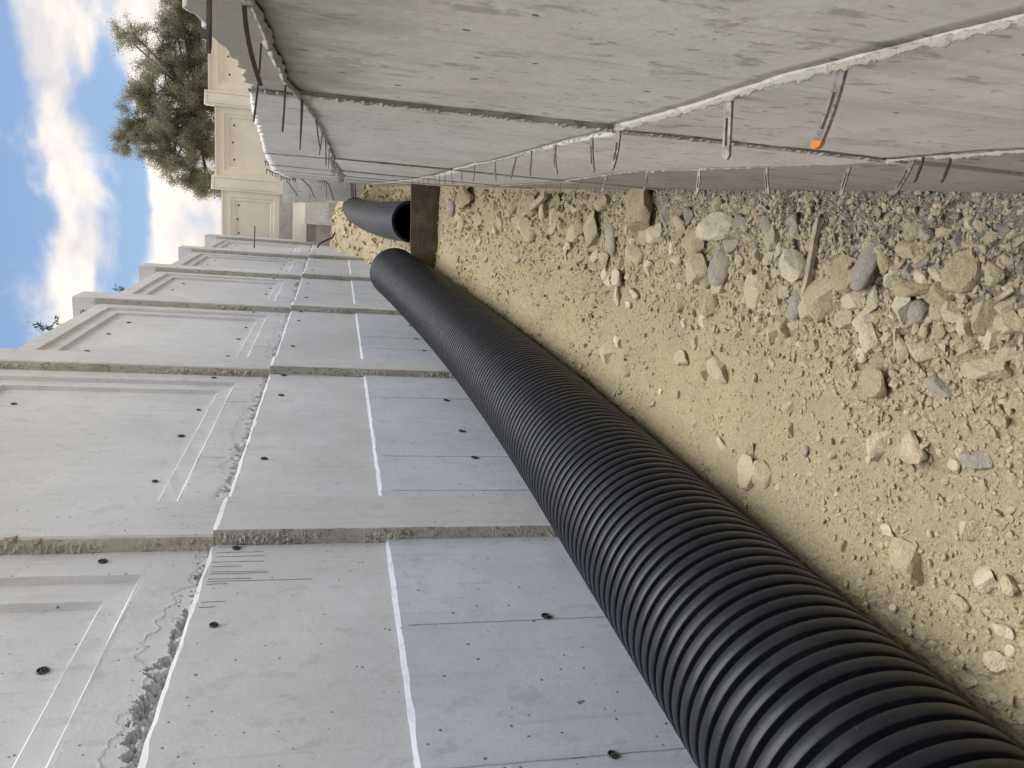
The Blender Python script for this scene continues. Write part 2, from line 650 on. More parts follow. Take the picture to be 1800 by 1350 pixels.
def gbase(x, y):
    z = np.interp(y, GY, GZ)
    z = z + 0.05 * np.clip((np.asarray(x) + 0.35) / 0.4, 0, 1) * np.clip(1.2 - np.asarray(y) / 9, 0, 1) * 0.6
    # soil pushed up against the near pipe
    z = z + np.where(np.asarray(y) < 9, 0.035 * np.exp(-((np.asarray(x) + 1.0) / 0.09) ** 2), 0)
    far = np.clip((np.asarray(y) - 12) / 4, 0, 1)
    z = z - far * 0.45 * np.clip((np.asarray(x) + 0.75) / 0.5, 0, 1)
    return z


def ground_z(x, y):
    x = np.asarray(x, float)
    y = np.asarray(y, float)
    z = gbase(x, y)
    rough = np.clip(0.55 + 1.2 * fbm(x, y, 1.3, 2, 50), 0.12, 1.3)
    z = z + 0.030 * fbm(x, y, 2.2, 3, 3)
    lump = np.maximum(fbm(x, y, 13, 3, 20), -0.10)
    z = z + rough * 0.036 * lump
    cl = fbm(x, y, 34, 3, 33, 0.6)
    dd, vv_ = cellnoise(x / 0.030 + 0.6 * fbm(x, y, 20, 2, 63), y / 0.034 + 0.6 * fbm(x, y, 20, 2, 64), 65)
    z = z + np.clip(rough - 0.2, 0, 1) * 0.034 * np.clip(0.75 - dd, 0, 1) * (0.3 + vv_) * (y < 9)
    z = z + rough * 0.020 * np.maximum(cl, -0.05)
    z = z - rough * 0.020 * np.clip(0.10 - np.abs(fbm(x, y, 9, 3, 61)), 0, 1) * (fbm(x, y, 3, 2, 62) > -0.1)
    z = z + np.where(y > 9, 0.10, 0) * fbm(x, y, 2.8, 4, 41, 0.6)
    # shallow hollow by the square stone
    z = z - 0.03 * np.exp(-(((x + 0.62) / 0.07) ** 2 + ((y - 1.55) / 0.10) ** 2))
    return z


ys = [-0.6]
while ys[-1] < 21.4:
    yy = ys[-1]
    ys.append(yy + (0.009 if 0.9 < yy < 3 else 0.006 + 0.0032 * max(yy, 0.9)))
ys = np.array(ys)
xs = np.concatenate([np.linspace(-1.95, -1.2, 30, endpoint=False), np.linspace(-1.2, 0.16, 190, endpoint=False), np.linspace(0.16, 0.42, 10)])
XX, YY = np.meshgrid(xs, ys)
ZZ = ground_z(XX, YY)
gmb = MB().grid(np.stack([XX, YY, ZZ], -1))
ground = gmb.build("trench_floor", M_SOIL, smooth=True)
tag(ground, "sandy tan trench floor strewn with rubble between the two concrete walls", kind="structure")

# wide terrain round the trench, out to the horizon
M_TERR = simple("dry_earth", (0.40, 0.33, 0.21), 0.95, 0, 0.3, 0.6, 0.2)
tmb = MB()
tmb.add([(-800, -800, -0.6), (800, -800, -0.6), (800, 900, -0.6), (-800, 900, -0.6)], [(0, 1, 2, 3)])
terr = tmb.build("ground", M_TERR)
tag(terr, "dry earth reaching to the horizon", kind="structure")
bmb = MB()
bmb.box(-60, -2.0, -30, 90, -0.59, 3.95)
bank = bmb.build("earth_bank", M_TERR)
tag(bank, "earth fill retained behind the panelled wall", kind="structure")
bmb = MB()
bmb.box(-2.0, 60, 20.9, 90, -0.58, 3.9)
bank2 = bmb.build("earth_bank", M_TERR)
tag(bank2, "earth fill retained behind the far cream wall", kind="structure")
bmb = MB()
bmb.box(0.43, 40, -30, 20.0, -0.59, 1.30)
bk3 = bmb.build("backfill", M_TERR)
tag(bk3, "earth backfill behind the right-hand concrete wall", kind="structure")

# ------------------------------------------------------------------ left wall: bays of stepped panels between pilasters
PITCH = 3.17
BAY0 = 0.23
NB = 7
LW = empty("panelled_retaining_wall", (LX0, 0, 0))
tag(LW, "tall pale grey concrete wall with framed panels and pilasters beside the ribbed pipe", "wall", kind="thing")
PW = 0.40             # pilaster width
ZJ, ZP, ZT, ZC = 2.00, 1.22, 4.15, 4.44


def recessed_panel(s0, s1, z0, z1, fo, fi, dep=0.028, ch=0.0165):
    """front with a double stepped frame: rectangles in (s, z) joined by rings; local x is outward"""
    rects = [
        (s0, s1, z0, z1, 0.0),
        (fo[0], fo[1], fo[2], fo[3], 0.0),
        (fo[0] + ch, fo[1] - ch, fo[2] + ch, fo[3] - ch, -dep),
        (fi[0], fi[1], fi[2], fi[3], -dep),
        (fi[0] + ch, fi[1] - ch, fi[2] + ch, fi[3] - ch, -2 * dep),
    ]
    mb = MB()
    v = []
    nseg = 14
    for (a, b_, c, d, x) in rects:
        ring = []
        for k in range(nseg):
            ring.append((x, a + (b_ - a) * k / nseg, c))
        for k in range(nseg):
            ring.append((x, b_, c + (d - c) * k / nseg))
        for k in range(nseg):
            ring.append((x, b_ - (b_ - a) * k / nseg, d))
        for k in range(nseg):
            ring.append((x, a, d - (d - c) * k / nseg))
        v.append(ring)
    n = 4 * nseg
    verts = [p for ring in v for p in ring]
    rnd = random.Random(3)
    verts = [(p[0] + (rnd.uniform(-.002, .002) if 0 < i // n < 4 else 0), p[1] + (rnd.uniform(-.002, .002) if 0 < i // n < 4 else 0), p[2] + (rnd.uniform(-.002, .002) if 0 < i // n < 4 else 0)) for i, p in enumerate(verts)]
    faces = []
    for r in range(len(rects) - 1):
        for k in range(n):
            k2 = (k + 1) % n
            faces.append((r * n + k, r * n + k2, (r + 1) * n + k2, (r + 1) * n + k))
    faces.append(tuple((len(rects) - 1) * n + k for k in range(n)))
    mb.add(verts, faces)
    # top and back
    mb.add([(0, s0, z1), (0, s1, z1), (-0.28, s1, z1), (-0.28, s0, z1), (-0.28, s1, z0), (-0.28, s0, z0)], [(0, 1, 2, 3), (3, 2, 4, 5)])
    return mb


def ledge_panel(s0, s1, z0, z1, d, dprev, seed, wob=0.004):
    """flat tier, its sloping top edge stepping back to the tier above; the edge is a little ragged"""
    n = 70
    s = np.linspace(s0, s1, n)
    a = wob * 2 * fbm(s, s * 0 + seed, 9, 4, 70 + seed)
    c = wob * 2 * fbm(s, s * 0 + seed + 9, 11, 4, 80 + seed)
    rows = [
        np.stack([s * 0 + d, s, s * 0 + z0], -1),
        np.stack([s * 0 + d, s, s * 0 + (z0 + z1) / 2], -1),
        np.stack([s * 0 + d, s, z1 - (d - dprev) * 0.9 + a], -1),
        np.stack([s * 0 + dprev + 0.002 + np.abs(c) * 0.3, s, z1 + 0.004 + c * 0.4], -1),
        np.stack([s * 0 - 0.28, s, z1 + 0.004 + c * 0.4], -1),
    ]
    return MB().grid(np.stack(rows, 0))


def box_round(mb, x0, x1, y0, y1, z0, z1, c=0.012):
    """box whose outward (+x) edges are chamfered"""
    v = [(x0, y0, z0), (x1 - c, y0, z0), (x1, y0 + c, z0), (x1, y1 - c, z0), (x1 - c, y1, z0), (x0, y1, z0)]
    zt = z1
    v2 = [(x0, y0, zt), (x1 - c, y0, zt - 0), (x1, y0 + c, zt - c), (x1, y1 - c, zt - c), (x1 - c, y1, zt), (x0, y1, zt)]
    f = [(i, (i + 1) % 6, 6 + (i + 1) % 6, 6 + i) for i in range(6)] + [(6, 7, 8, 9, 10, 11)]
    return mb.add(v + v2, f)


FO = (0.43, 2.95, 2.25, 4.00)
FI = (0.60, 2.79, 2.355, 3.87)
ZSTRIP = 2.235
me_up = recessed_panel(PW, PITCH, ZSTRIP, ZT, FO, FI)
me_mid = ledge_panel(PW, PITCH, ZP, ZJ, 0.028, 0.012, 1, 0.007)
me_low = ledge_panel(PW, PITCH, -0.5, ZP, 0.042, 0.028, 2, 0.0045)
pil_up = MB()
box_round(pil_up, -0.28, 0.070, 0, PW, ZJ, ZC)
# sunk panel on the pilaster's face, read as a fine frame
pil_lo = ledge_panel(0, PW, -0.5, ZJ, 0.088, 0.070, 4)
pil_lo.add([(0.088, 0, -0.5), (0.088, 0, ZJ - 0.016), (0.071, 0, ZJ + 0.004), (-0.28, 0, ZJ + 0.004), (-0.28, 0, -0.5)], [(0, 1, 2, 3, 4)])
pil_lo.add([(0.088, PW, -0.5), (0.088, PW, ZJ - 0.016), (0.071, PW, ZJ + 0.004), (-0.28, PW, ZJ + 0.004), (-0.28, PW, -0.5)], [(4, 3, 2, 1, 0)])


def mesh_only(mb, name, mat, smooth=False):
    me = bpy.data.meshes.new(name)
    me.from_pydata(mb.v, [], mb.f)
    me.materials.append(mat)
    me.update()
    if smooth:
        me.polygons.foreach_set("use_smooth", [True] * len(me.polygons))
    return me


U = mesh_only(me_up, "upper_panel", M_LEFT)
MI = mesh_only(me_mid, "middle_panel", M_LEFT)
LO = mesh_only(me_low, "lower_panel", M_LOW)
PU = mesh_only(pil_up, "pilaster", M_LEFT)
PL = mesh_only(pil_lo, "pilaster_foot", M_LEFT)


# black plastic formwork-tie cone set in the concrete: ring, hub and spokes round a dark hole
def cone_mesh():
    mb = MB()
    n = 18
    prof = [(0.001, 0.0245), (0.005, 0.0240), (0.006, 0.0205), (0.001, 0.0190), (-0.010, 0.0175)]
    v = []
    for (x, r_) in prof:
        for k in range(n):
            a = 2 * math.pi * k / n
            v.append((x, r_ * math.cos(a), r_ * math.sin(a)))
    f = [(r * n + k, r * n + (k + 1) % n, (r + 1) * n + (k + 1) % n, (r + 1) * n + k) for r in range(len(prof) - 1) for k in range(n)]
    mb.add(v, f)
    for k in range(5):
        a = 2 * math.pi * k / 5 + 0.3
        c, s = math.cos(a), math.sin(a)
        w_ = 0.0018
        p = []
        for rr in (0.0085, 0.0195):
            for sg in (-1, 1):
                p.append((0.003, rr * c - sg * w_ * s, rr * s + sg * w_ * c))
        q = [(0.0005, b_, c_) for (_, b_, c_) in p]
        mb.add(p + q, [(0, 1, 3, 2), (0, 2, 6, 4), (1, 5, 7, 3)])
    v = []
    for (x, r_) in [(0.001, 0.0100), (0.0055, 0.0095), (0.0055, 0.0070), (0.001, 0.0065)]:
        for k in range(12):
            a = 2 * math.pi * k / 12
            v.append((x, r_ * math.cos(a), r_ * math.sin(a)))
    f = [(r * 12 + k, r * 12 + (k + 1) % 12, (r + 1) * 12 + (k + 1) % 12, (r + 1) * 12 + k) for r in range(3) for k in range(12)]
    mb.add(v, f)
    return mb


def disc_mesh(r_, n=16):
    mb = MB()
    v = [(0.0006, 0, 0)] + [(0.0006, r_ * (1 + .06 * math.sin(3 * k)) * math.cos(2 * math.pi * k / n), r_ * math.sin(2 * math.pi * k / n)) for k in range(n)]
    return mb.add(v, [(0, 1 + k, 1 + (k + 1) % n) for k in range(n)])


CONE = mesh_only(cone_mesh(), "tie_cone", M_BLACKPL, True)
DISC = mesh_only(disc_mesh(0.019), "tie_hole", M_HOLE)


def put_cone(parent, depth, s, z, rs):
    o = inst("tie_cone", CONE, parent)
    o.location = (depth + 0.0015, s, z)
    o.rotation_euler = (rs * 6.28, 0, 0)
    sc = 0.66 + 0.34 * ((rs * 7.3) % 1)
    o.scale = (1, sc, sc)
    h = inst("tie_hole", DISC, parent)
    h.location = (depth + 0.0012, s, z)
    h.rotation_euler = (rs * 3, 0, 0)
    h.scale = (1, sc, sc)


for k in range(-1, NB):
    y0 = BAY0 + PITCH * k
    if y0 > 20.2 or y0 + PITCH < 0:
        continue
    r_ = random.Random(100 + k)
    dx = 0.0
    up = inst("upper_panel", U, LW)
    up.location = (dx, y0, 0)
    mi = inst("middle_panel", MI, LW)
    mi.location = (dx, y0, 0)
    lo = inst("lower_panel", LO, LW)
    lo.location = (dx, y0, 0)
    pu = inst("pilaster", PU, LW)
    pu.location = (dx, y0, 0)
    pl = inst("pilaster_foot", PL, LW)
    pl.location = (dx, y0, 0)
    # tie cones
    for (s, z) in ((0.95, 2.45), (1.72, 2.445), (2.36, 2.44), (0.93, 3.66), (1.70, 3.68), (2.38, 3.66)):
        put_cone(up, -0.056, s + r_.uniform(-.03, .03), z + r_.uniform(-.015, .015), r_.random())
    put_cone(up, 0.0, 3.07, 2.43, r_.random())
    for s in (1.10, 2.50, 3.10):
        put_cone(mi, 0.028, s + r_.uniform(-.02, .02), 1.87 + r_.uniform(-.02, .03), r_.random())
    for s in (1.09, 1.65, 2.45):
        put_cone(lo, 0.042, s + r_.uniform(-.03, .03), 0.60 + r_.uniform(-.02, .03), r_.random())
    # formwork seams: fine raised lines of bleed
    for (par, d, s, z0, z1) in ((lo, 0.042, 1.10, 0.0, 1.17), (lo, 0.042, 1.66, 0.0, 1.17), (lo, 0.042, 2.44, 0.0, 1.18), (mi, 0.028, 1.64, 1.25, 1.96), (lo, 0.042, 0.56, 0.0, 1.16), (up, 0.0, 1.2, 2.10, 2.24), (up, 0.0, 2.42, 2.10, 2.24)):
        if r_.random() < 0.15:
            continue
        n = 24
        zz_ = np.linspace(z0, z1, n)
        sw = s + 0.0015 * np.array([r_.uniform(-1, 1) for _ in range(n)]) + r_.uniform(-.04, .04)
        hw = 0.0022 + 0.0012 * np.array([r_.uniform(-1, 1) for _ in range(n)])
        rows = [np.stack([zz_ * 0 + d - 0.0005, sw - hw, zz_], -1), np.stack([zz_ * 0 + d + 0.0028, sw, zz_], -1), np.stack([zz_ * 0 + d - 0.0005, sw + hw, zz_], -1)]
        MB().grid(np.stack(rows, 0)).build("form_seam", M_RDARK if r_.random() < .6 else M_ROUGH, par)
    # rough mortar smeared down the near side of the pilaster, on both tiers
    n = 1100 if k == 1 else (500 if k in (0, 2, 3) else 160)
    zz_ = np.linspace(-0.3, 4.2, n)
    cols = []
    prof_ = ((-0.006, -0.016, 0.007), (0.000, -0.013, 0.009), (0.008, -0.012, 0.011), (0.018, -0.010, 0.011), (0.028, -0.008, 0.011), (0.038, -0.006, 0.009), (0.048, -0.004, 0.005), (0.056, -0.002, 0.003), (0.061, 0.001, 0.002))
    for j, (xx, yy, amp) in enumerate(prof_):
        low = zz_ < ZJ
        crumb = np.clip(0.35 + 1.6 * fbm(zz_, zz_ * 0 + k * 7, 2.2, 3, 95), 0, 1.3)
        j1 = amp * 1.2 * fbm(zz_, zz_ * 0 + j * 0.45 + k * 17, 16, 5, 90, .65)
        j2 = amp * 2.6 * crumb * fbm(zz_, zz_ * 0 + j * 0.6 + k * 11, 30, 4, 60, .7)
        cols.append(np.stack([xx + j1 + np.where(low, 0.035, 0), yy - np.abs(j2) * (1 if j < 6 else .5), zz_], -1))
    js = MB().grid(np.stack(cols, 0)).build("joint_mortar", M_ROUGH, pu, False)

# cement drips under the joint of the nearest bay
rd = random.Random(31)
for s_, ln_ in ((3.13, .12), (3.08, .20), (3.04, .20), (2.99, .21), (2.95, .12), (2.90, .23), (2.885, .24), (2.84, .17), (2.82, .42), (2.80, .08), (2.66, .09), (2.62, .06)):
    zz_ = np.linspace(ZJ - 0.03, ZJ - 0.03 - ln_, 10)
    sw = BAY0 + s_ + 0.002 * np.array([rd.uniform(-1, 1) for _ in range(10)])
    hw = 0.0016 * np.linspace(1, .35, 10)
    rows = [np.stack([zz_ * 0 + 0.0278, sw - hw, zz_], -1), np.stack([zz_ * 0 + 0.0305, sw, zz_], -1), np.stack([zz_ * 0 + 0.0278, sw + hw, zz_], -1)]
    MB().grid(np.stack(rows, 0)).build("cement_drip", M_DRIP, LW)

# splinters of shuttering wood caught in the first joint
y1 = BAY0 + PITCH
for (px, py, sz) in ((66, 957, 0.055), (22, 955, 0.07), (338, 955, 0.045)):
    p = on_y(px, py, y1 - 0.02)
    mb = MB()
    a = sz
    mb.add([(0, 0, -a * .2), (a * .35, -0.006, a * .5), (a * .5, 0.006, -a * .35), (-0.01, 0.012, 0.01), (a * .2, -0.02, 0.0)], [(0, 1, 4), (1, 2, 4), (0, 4, 2), (0, 3, 1), (1, 3, 2), (2, 3, 0)])
    o = mb.build("wood_splinter", M_SPLINT, LW)
    o.location = (p.x - LX0 + 0.0, p.y, p.z)

# honeycombed strip (bare aggregate) along the foot of the upper panels
STONE_V = {}


def stone_mesh(seed, sub=2, cuts=10, lo_=0.55, hi=0.92, nz=0.05):
    bm = bmesh.new()
    bmesh.ops.create_icosphere(bm, subdivisions=sub, radius=1.0)
    r_ = random.Random(seed)
    pl_ = []
    for _ in range(cuts):
        v = Vector((r_.gauss(0, 1), r_.gauss(0, 1), r_.gauss(0, 1))).normalized()
        pl_.append((v, r_.uniform(lo_, hi)))
    for v in bm.verts:
        p = v.co.copy()
        for (nn, d) in pl_:
            e_ = p.dot(nn) - d
            if e_ > 0:
                p -= nn * e_
        p *= 1 + r_.uniform(-nz, nz)
        if sub >= 3:
            p *= 1 + 0.10 * mnoise.noise(p * 2.3 + Vector((seed, 0, 0))) + 0.05 * mnoise.noise(p * 6.1 + Vector((0, seed, 0)))
        v.co = p
    vs_ = [tuple(v.co) for v in bm.verts]
    fs = [tuple(v.index for v in f.verts) for f in bm.faces]
    bm.free()
    return vs_, fs


TINY = [stone_mesh(900 + i, 1, 7, 0.5, 0.9, 0.06) for i in range(8)]
TINYA = [(np.array(v), f) for v, f in TINY]


def scatter_mesh(name, mat, items, parent=None, smooth=False):
    """items: (x, y, z, sx, sy, sz, rot, which)"""
    V, F = [], []
    n = 0
    for (x, y, z, sx, sy, sz, rot, which) in items:
        v, f = TINYA[which]
        q = v * np.array((sx, sy, sz))
        ct, st_ = math.cos(rot * 3.7) * 0.5, math.sin(rot * 5.3) * 0.5
        q = np.stack([q[:, 0], q[:, 1], q[:, 2] + q[:, 0] * ct + q[:, 1] * st_], -1)
        c, s = math.cos(rot), math.sin(rot)
        V.append(np.stack([q[:, 0] * c - q[:, 1] * s + x, q[:, 0] * s + q[:, 1] * c + y, q[:, 2] + z], -1))
        F += [(a + n, b_ + n, c_ + n) for a, b_, c_ in f]
        n += len(v)
    return mesh_obj(name, np.concatenate(V).tolist(), F, mat, parent, smooth)


# foot of each upper panel: cement skin broken away along a wandering edge, bare aggregate showing above the joint
for k in range(-1, NB):
    y0 = BAY0 + PITCH * k
    if y0 > 20.2 or y0 + PITCH < 0.5:
        continue
    st_ = 0.0055 if k == 0 else (0.010 if k < 3 else 0.03)
    s_ = np.arange(PW, PITCH + 1e-6, st_)
    z_ = np.arange(ZJ, ZSTRIP + 1e-6, min(st_, 0.02))
    z_[-1] = ZSTRIP
    SS, ZV = np.meshgrid(s_, z_)
    wy = SS + y0
    edge = ZJ + 0.085 + 0.10 * fbm(wy, wy * 0 + 3, 1.9, 6, 120, 0.68) + 0.02 * fbm(wy, ZV, 30, 3, 172)
    hz = edge - ZV                                   # > 0: skin gone
    skin = np.clip(hz / 0.006, 0, 1) * 0.0022
    rim = 0.0012 * np.exp(-(hz / 0.004) ** 2) * np.clip(0.5 + 2.5 * fbm(wy, ZV, 9, 3, 171), 0, 1)
    pit = 0.02 + 0.15 * np.clip(fbm(wy, wy * 0 + 8, 1.7, 3, 131), 0, 1)
    if k == 0:
        pit = 0.012 + 0.085 * np.exp(-((SS - 2.05) / 0.36) ** 2) + 0.05 * np.exp(-((SS - 1.1) / 0.4) ** 2)
    ph = np.clip((ZJ + 0.75 * pit + 0.075 * fbm(wy, ZV, 34, 4, 140, 0.65) - ZV) / 0.020, 0, 1)
    d, v = cellnoise(wy / 0.017, ZV / 0.015, 150)
    stones = np.clip(0.95 - d, 0, 1) ** 0.6
    x_ = -skin + rim + 0.0006 * fbm(wy, ZV, 40, 3, 160) - ph * (0.055 - 0.052 * stones * (0.35 + 0.65 * v))
    x_[-1, :] = 0
    o = MB().grid(np.stack([x_, SS, ZV], -1)).build("crumbled_panel_foot", M_LEFT, LW, k != 0)
    o.location = (0, y0, 0)
    if k == 0:
        o["label"] = "honeycombed strip of bare aggregate along the panel foot"

# ------------------------------------------------------------------ right wall: board-marked lifts with form ties
RWALL = empty("low_concrete_wall", (0.1, 0, 0))
tag(RWALL, "low rough concrete wall on the rubble side, bristling with flat steel form ties", "wall", kind="thing")
E1 = (np.array([-2, .42, .6, .8, 1.05, 1.36, 2.0, 3.3, 4.8, 8, 17.2]), np.array([1.15, 1.148, 1.148, 1.125, 1.108, 1.106, 1.065, 1.02, .94, .90, .95]))
E2 = (np.array([-2, .9, 1.24, 1.46, 1.84, 2.2, 3.4, 5.5, 9, 17.2]), np.array([.665, .665, .630, .66, .67, .68, .51, .33, .40, .60]))
ER = (np.array([-2, 1.0, 1.2, 1.65, 4.3, 8, 17.2]), np.array([1.562, 1.560, 1.546, 1.532, 1.507, 1.43, 1.40]))
ET = (np.array([-2, 1.0, 1.16, 1.82, 4.0, 8.4, 12, 17.2]), np.array([1.60, 1.606, 1.618, 1.668, 1.83, 2.13, 2.28, 2.45]))
JY = [-1.16, 1.125, 3.42, 5.70, 7.98, 10.26, 12.54, 14.82, 17.1]
Ylines = {'b': lambda y: np.interp(y, [0, 18], [-0.4, -0.4]), 'e2': lambda y: np.interp(y, *E2) + 0.006 * fbm(y, 0 * y, 6, 3, 5), 'e1': lambda y: np.interp(y, *E1) + 0.005 * fbm(y, 0 * y, 5, 3, 7),
          'er': lambda y: np.interp(y, *ER) + 0.004 * fbm(y, 0 * y, 8, 3, 9), 'et': lambda y: np.interp(y, *ET) + 0.008 * fbm(y, 0 * y, 22, 4, 15, .65)}
OX = RWALL.location.x
seqs = ['b', 'e2', 'e1', 'er', 'et']
OFFS = {('b', 0): 0.000, ('e2', 0): 0.0, ('e1', 0): -0.0035, ('er', 0): 0.004}
for j in range(len(JY) - 1):
    ya, yb = JY[j] + 0.0006, JY[j + 1] - 0.0006
    n = int(max(24, (yb - ya) / (0.012 if j < 2 else 0.03)))
    y = np.linspace(ya, yb, n)
    rr = random.Random(300 + j)
    for q in range(4):
        za = Ylines[seqs[q]](y)
        zb = Ylines[seqs[q + 1]](y)
        mrows = 26 if j < 2 else 12
        off = {0: 0.0015, 1: -0.001, 2: 0.0015, 3: -0.0035}[q] + 0.0065 * ((y - ya) / (yb - ya) - 0.5)
        rows = []
        for i in range(mrows + 1):
            t_ = i / mrows
            z = za + (zb - za) * t_ + (0.0004 if i == 0 else 0)
            bul = 0.0028 * fbm(y, z * 3 + q * 9, 2.2, 3, 11 + q) + 0.0010 * fbm(y * 3, z * 0.8, 9, 3, 31 + q)
            x = rx(y) + off + bul - OX
            rows.append(np.stack([x, y, z], -1))
        # return edges top and bottom, back of the wall
        top = rows[-1].copy()
        top[:, 0] += 0.28
        bot = rows[0].copy()
        bot[:, 0] += 0.02
        P = np.stack([bot] + rows + [top], 0)
        mb = MB().grid(P)
        for e in (0, -1):
            col = P[:, e]
            ring = [tuple(p) for p in col[1:-1]] + [tuple(p + np.array((0.28, 0, 0))) for p in col[1:-1][::-1]]
            mb.add(ring, [tuple(range(len(ring)))])
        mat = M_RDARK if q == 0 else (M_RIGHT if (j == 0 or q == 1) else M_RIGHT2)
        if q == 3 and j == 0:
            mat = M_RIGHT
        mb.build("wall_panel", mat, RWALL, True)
back = MB()
yb_ = np.linspace(-1.16, 17.1, 30)
P = np.stack([np.stack([rx(yb_) + 0.25 - OX, yb_, yb_ * 0 - 0.4], -1), np.stack([rx(yb_) + 0.25 - OX, yb_, np.interp(yb_, *ET) - 0.03], -1)], 0)
back.grid(P).build("wall_back", M_RDARK, RWALL)


def ridge(name, pts, width, proud, mat, parent, seed, jit=0.5, down=None):
    """ragged lip of mortar running along a joint. pts: array (n,3); offsets towards -x"""
    n = len(pts)
    y = np.arange(n) * 0.37
    rr = 1 + jit * 1.6 * fbm(y, y * 0 + seed, 0.6, 4, 40 + seed)
    d = np.gradient(pts, axis=0)
    d = d / np.linalg.norm(d, axis=1)[:, None]
    side = np.cross(d, np.array((1.0, 0, 0)))
    rows = []
    for a, h in ((-1, -.15), (-.7, .45), (-.2, 1), (.3, .9), (.75, .4), (1, -.15)):
        rj = np.maximum(rr * (1 + 0.40 * 2 * fbm(y, y * 0 + a * 2.2 + seed, 0.9, 3, 55)), 0.15)
        rows.append(pts + side * (a * width * rj)[:, None] + np.array((-1.0, 0, 0)) * (h * proud * rj)[:, None])
    return MB().grid(np.stack(rows, 0)).build(name, mat, parent, True)


def wall_pts(line, ya, yb, n, dx=0.0):
    y = ya + (yb - ya) * np.linspace(0, 1, n) ** 1.6
    return np.stack([rx(y) + dx - OX, y, Ylines[line](y)], -1)


ridge("mortar_lip", wall_pts('e1', 0.25, 7.5, 1500), 0.0019, 0.0032, M_FIN, RWALL, 1, 0.9)
ridge("mortar_lip", wall_pts('e2', 0.60, 7.0, 1300), 0.0026, 0.0036, M_FIN, RWALL, 2, 0.7)
ridge("mortar_lip", wall_pts('er', 0.35, 11, 900), 0.0035, 0.0045, M_RDARK, RWALL, 3)  # darker colour here stands in for the shadow in the tie-row groove
for j in (1, 2, 3, 4, 5):
    zz_ = np.linspace(Ylines['e2'](np.array([JY[j]]))[0] if j < 4 else 0.2, np.interp(JY[j], *ET), 900)
    yj = JY[j] + 0.004 * fbm(zz_, zz_ * 0 + j, 7, 3, 66)
    p = np.stack([rx(yj) - OX, yj, zz_], -1)
    p[:, 0] -= 0.001
    ridge("joint_mortar", p, 0.006 if j == 1 else 0.007, 0.0020, M_ROUGH, RWALL, 4 + j, 0.9)


# flat slotted steel form ties
def tie_mesh(seed, length=0.052, wd=0.0115, mat=None):
    r_ = random.Random(seed)
    bend = r_.uniform(-0.5, 0.25)
    skew = r_.uniform(-0.12, 0.22)
    mb = MB()
    th = 0.0013
    L_ = np.linspace(-0.004, length, 9)

    def centre(t):
        k = max(0, t) / length
        return np.array((-t * math.cos(0.35 * k * abs(bend)), skew * t * k + 0.002 * k, bend * 0.016 * k * k))
    rail = wd * 0.30
    for sgn in (-1, 1):
        rows = []
        for t in L_:
            c = centre(t)
            o0 = sgn * (wd / 2)
            o1 = sgn * (wd / 2 - rail)
            rows.append([c + np.array((0, o0, -th)), c + np.array((0, o0, th)), c + np.array((0, o1, th)), c + np.array((0, o1, -th)), c + np.array((0, o0, -th))])
        mb.grid(np.array(rows))
    # bridges at root and tip closing the slot
    for (ta, tb) in ((-0.004, length * 0.30), (length * 0.80, length * 1.06)):
        rows = []
        for t in np.linspace(ta, tb, 5):
            c = centre(t)
            hw = wd / 2 * (1.0 if t < length else 1 - 0.6 * ((t - length) / (0.06 * length)) ** 2)
            rows.append([c + np.array((0, -hw, -th * .9)), c + np.array((0, -hw, th * .9)), c + np.array((0, hw, th * .9)), c + np.array((0, hw, -th * .9)), c + np.array((0, -hw, -th * .9))])
        mb.grid(np.array(rows))
        e = rows[-1]
        mb.add([tuple(p) for p in e[:4]], [(0, 1, 2, 3)])
    return mb


TIES = [mesh_only(tie_mesh(i), "form_tie", M_STEEL) for i in range(6)]
TIESD = [mesh_only(tie_mesh(20 + i, 0.056, 0.009), "form_tie", M_REBAR) for i in range(5)]
r_ = random.Random(9)
tie1 = [.532, .73, 1.102, 1.235, 1.48, 1.72, 1.95, 2.3, 2.7, 3.1, 3.5, 3.85, 4.2, 4.6, 5.0, 5.4, 5.8, 6.3]
for i, y in enumerate(tie1):
    o = inst("form_tie", TIES[i % 6], RWALL)
    o.location = (float(rx(y)) - OX - 0.003, y, float(Ylines['e1'](np.array([y]))[0]) - 0.002)
    o.rotation_euler = (r_.uniform(-.15, .15), r_.uniform(-.12, .12), r_.uniform(-.12, .18))
    if i == 0:
        o["label"] = "slotted steel form tie with a bright orange rusted tip"
        tip = MB()
        rows = []
        r0 = random.Random(0)
        bend0, skew0 = r0.uniform(-0.5, 0.25), r0.uniform(-0.12, 0.22)
        for t_ in np.linspace(0.96, 1.08, 6):
            q_ = 0.052 * t_
            c_ = np.array((-q_ * math.cos(0.35 * t_ * abs(bend0)), skew0 * q_ * t_ + 0.002 * t_, bend0 * 0.016 * t_ * t_))
            hw_ = 0.0064 * (1 if t_ < 1 else math.sqrt(max(0.05, 1 - ((t_ - 1) / 0.085) ** 2)))
            rows.append([c_ + np.array((0, -hw_, -.0018)), c_ + np.array((0, -hw_, .0018)), c_ + np.array((0, hw_, .0018)), c_ + np.array((0, hw_, -.0018)), c_ + np.array((0, -hw_, -.0018))])
        tip.grid(np.array(rows))
        tip.add([tuple(q_) for q_ in rows[-1][:4]], [(0, 1, 2, 3)])
        tp = tip.build("rusty_tip", M_RUST, o)
    if i in (1, 2, 4):
        o.scale = (1, 1.05, 1)
tie2 = [1.06, 1.235, 1.46, 1.75, 2.05, 2.5, 3.0, 3.55, 3.9, 4.25, 4.8, 5.3, 5.9]
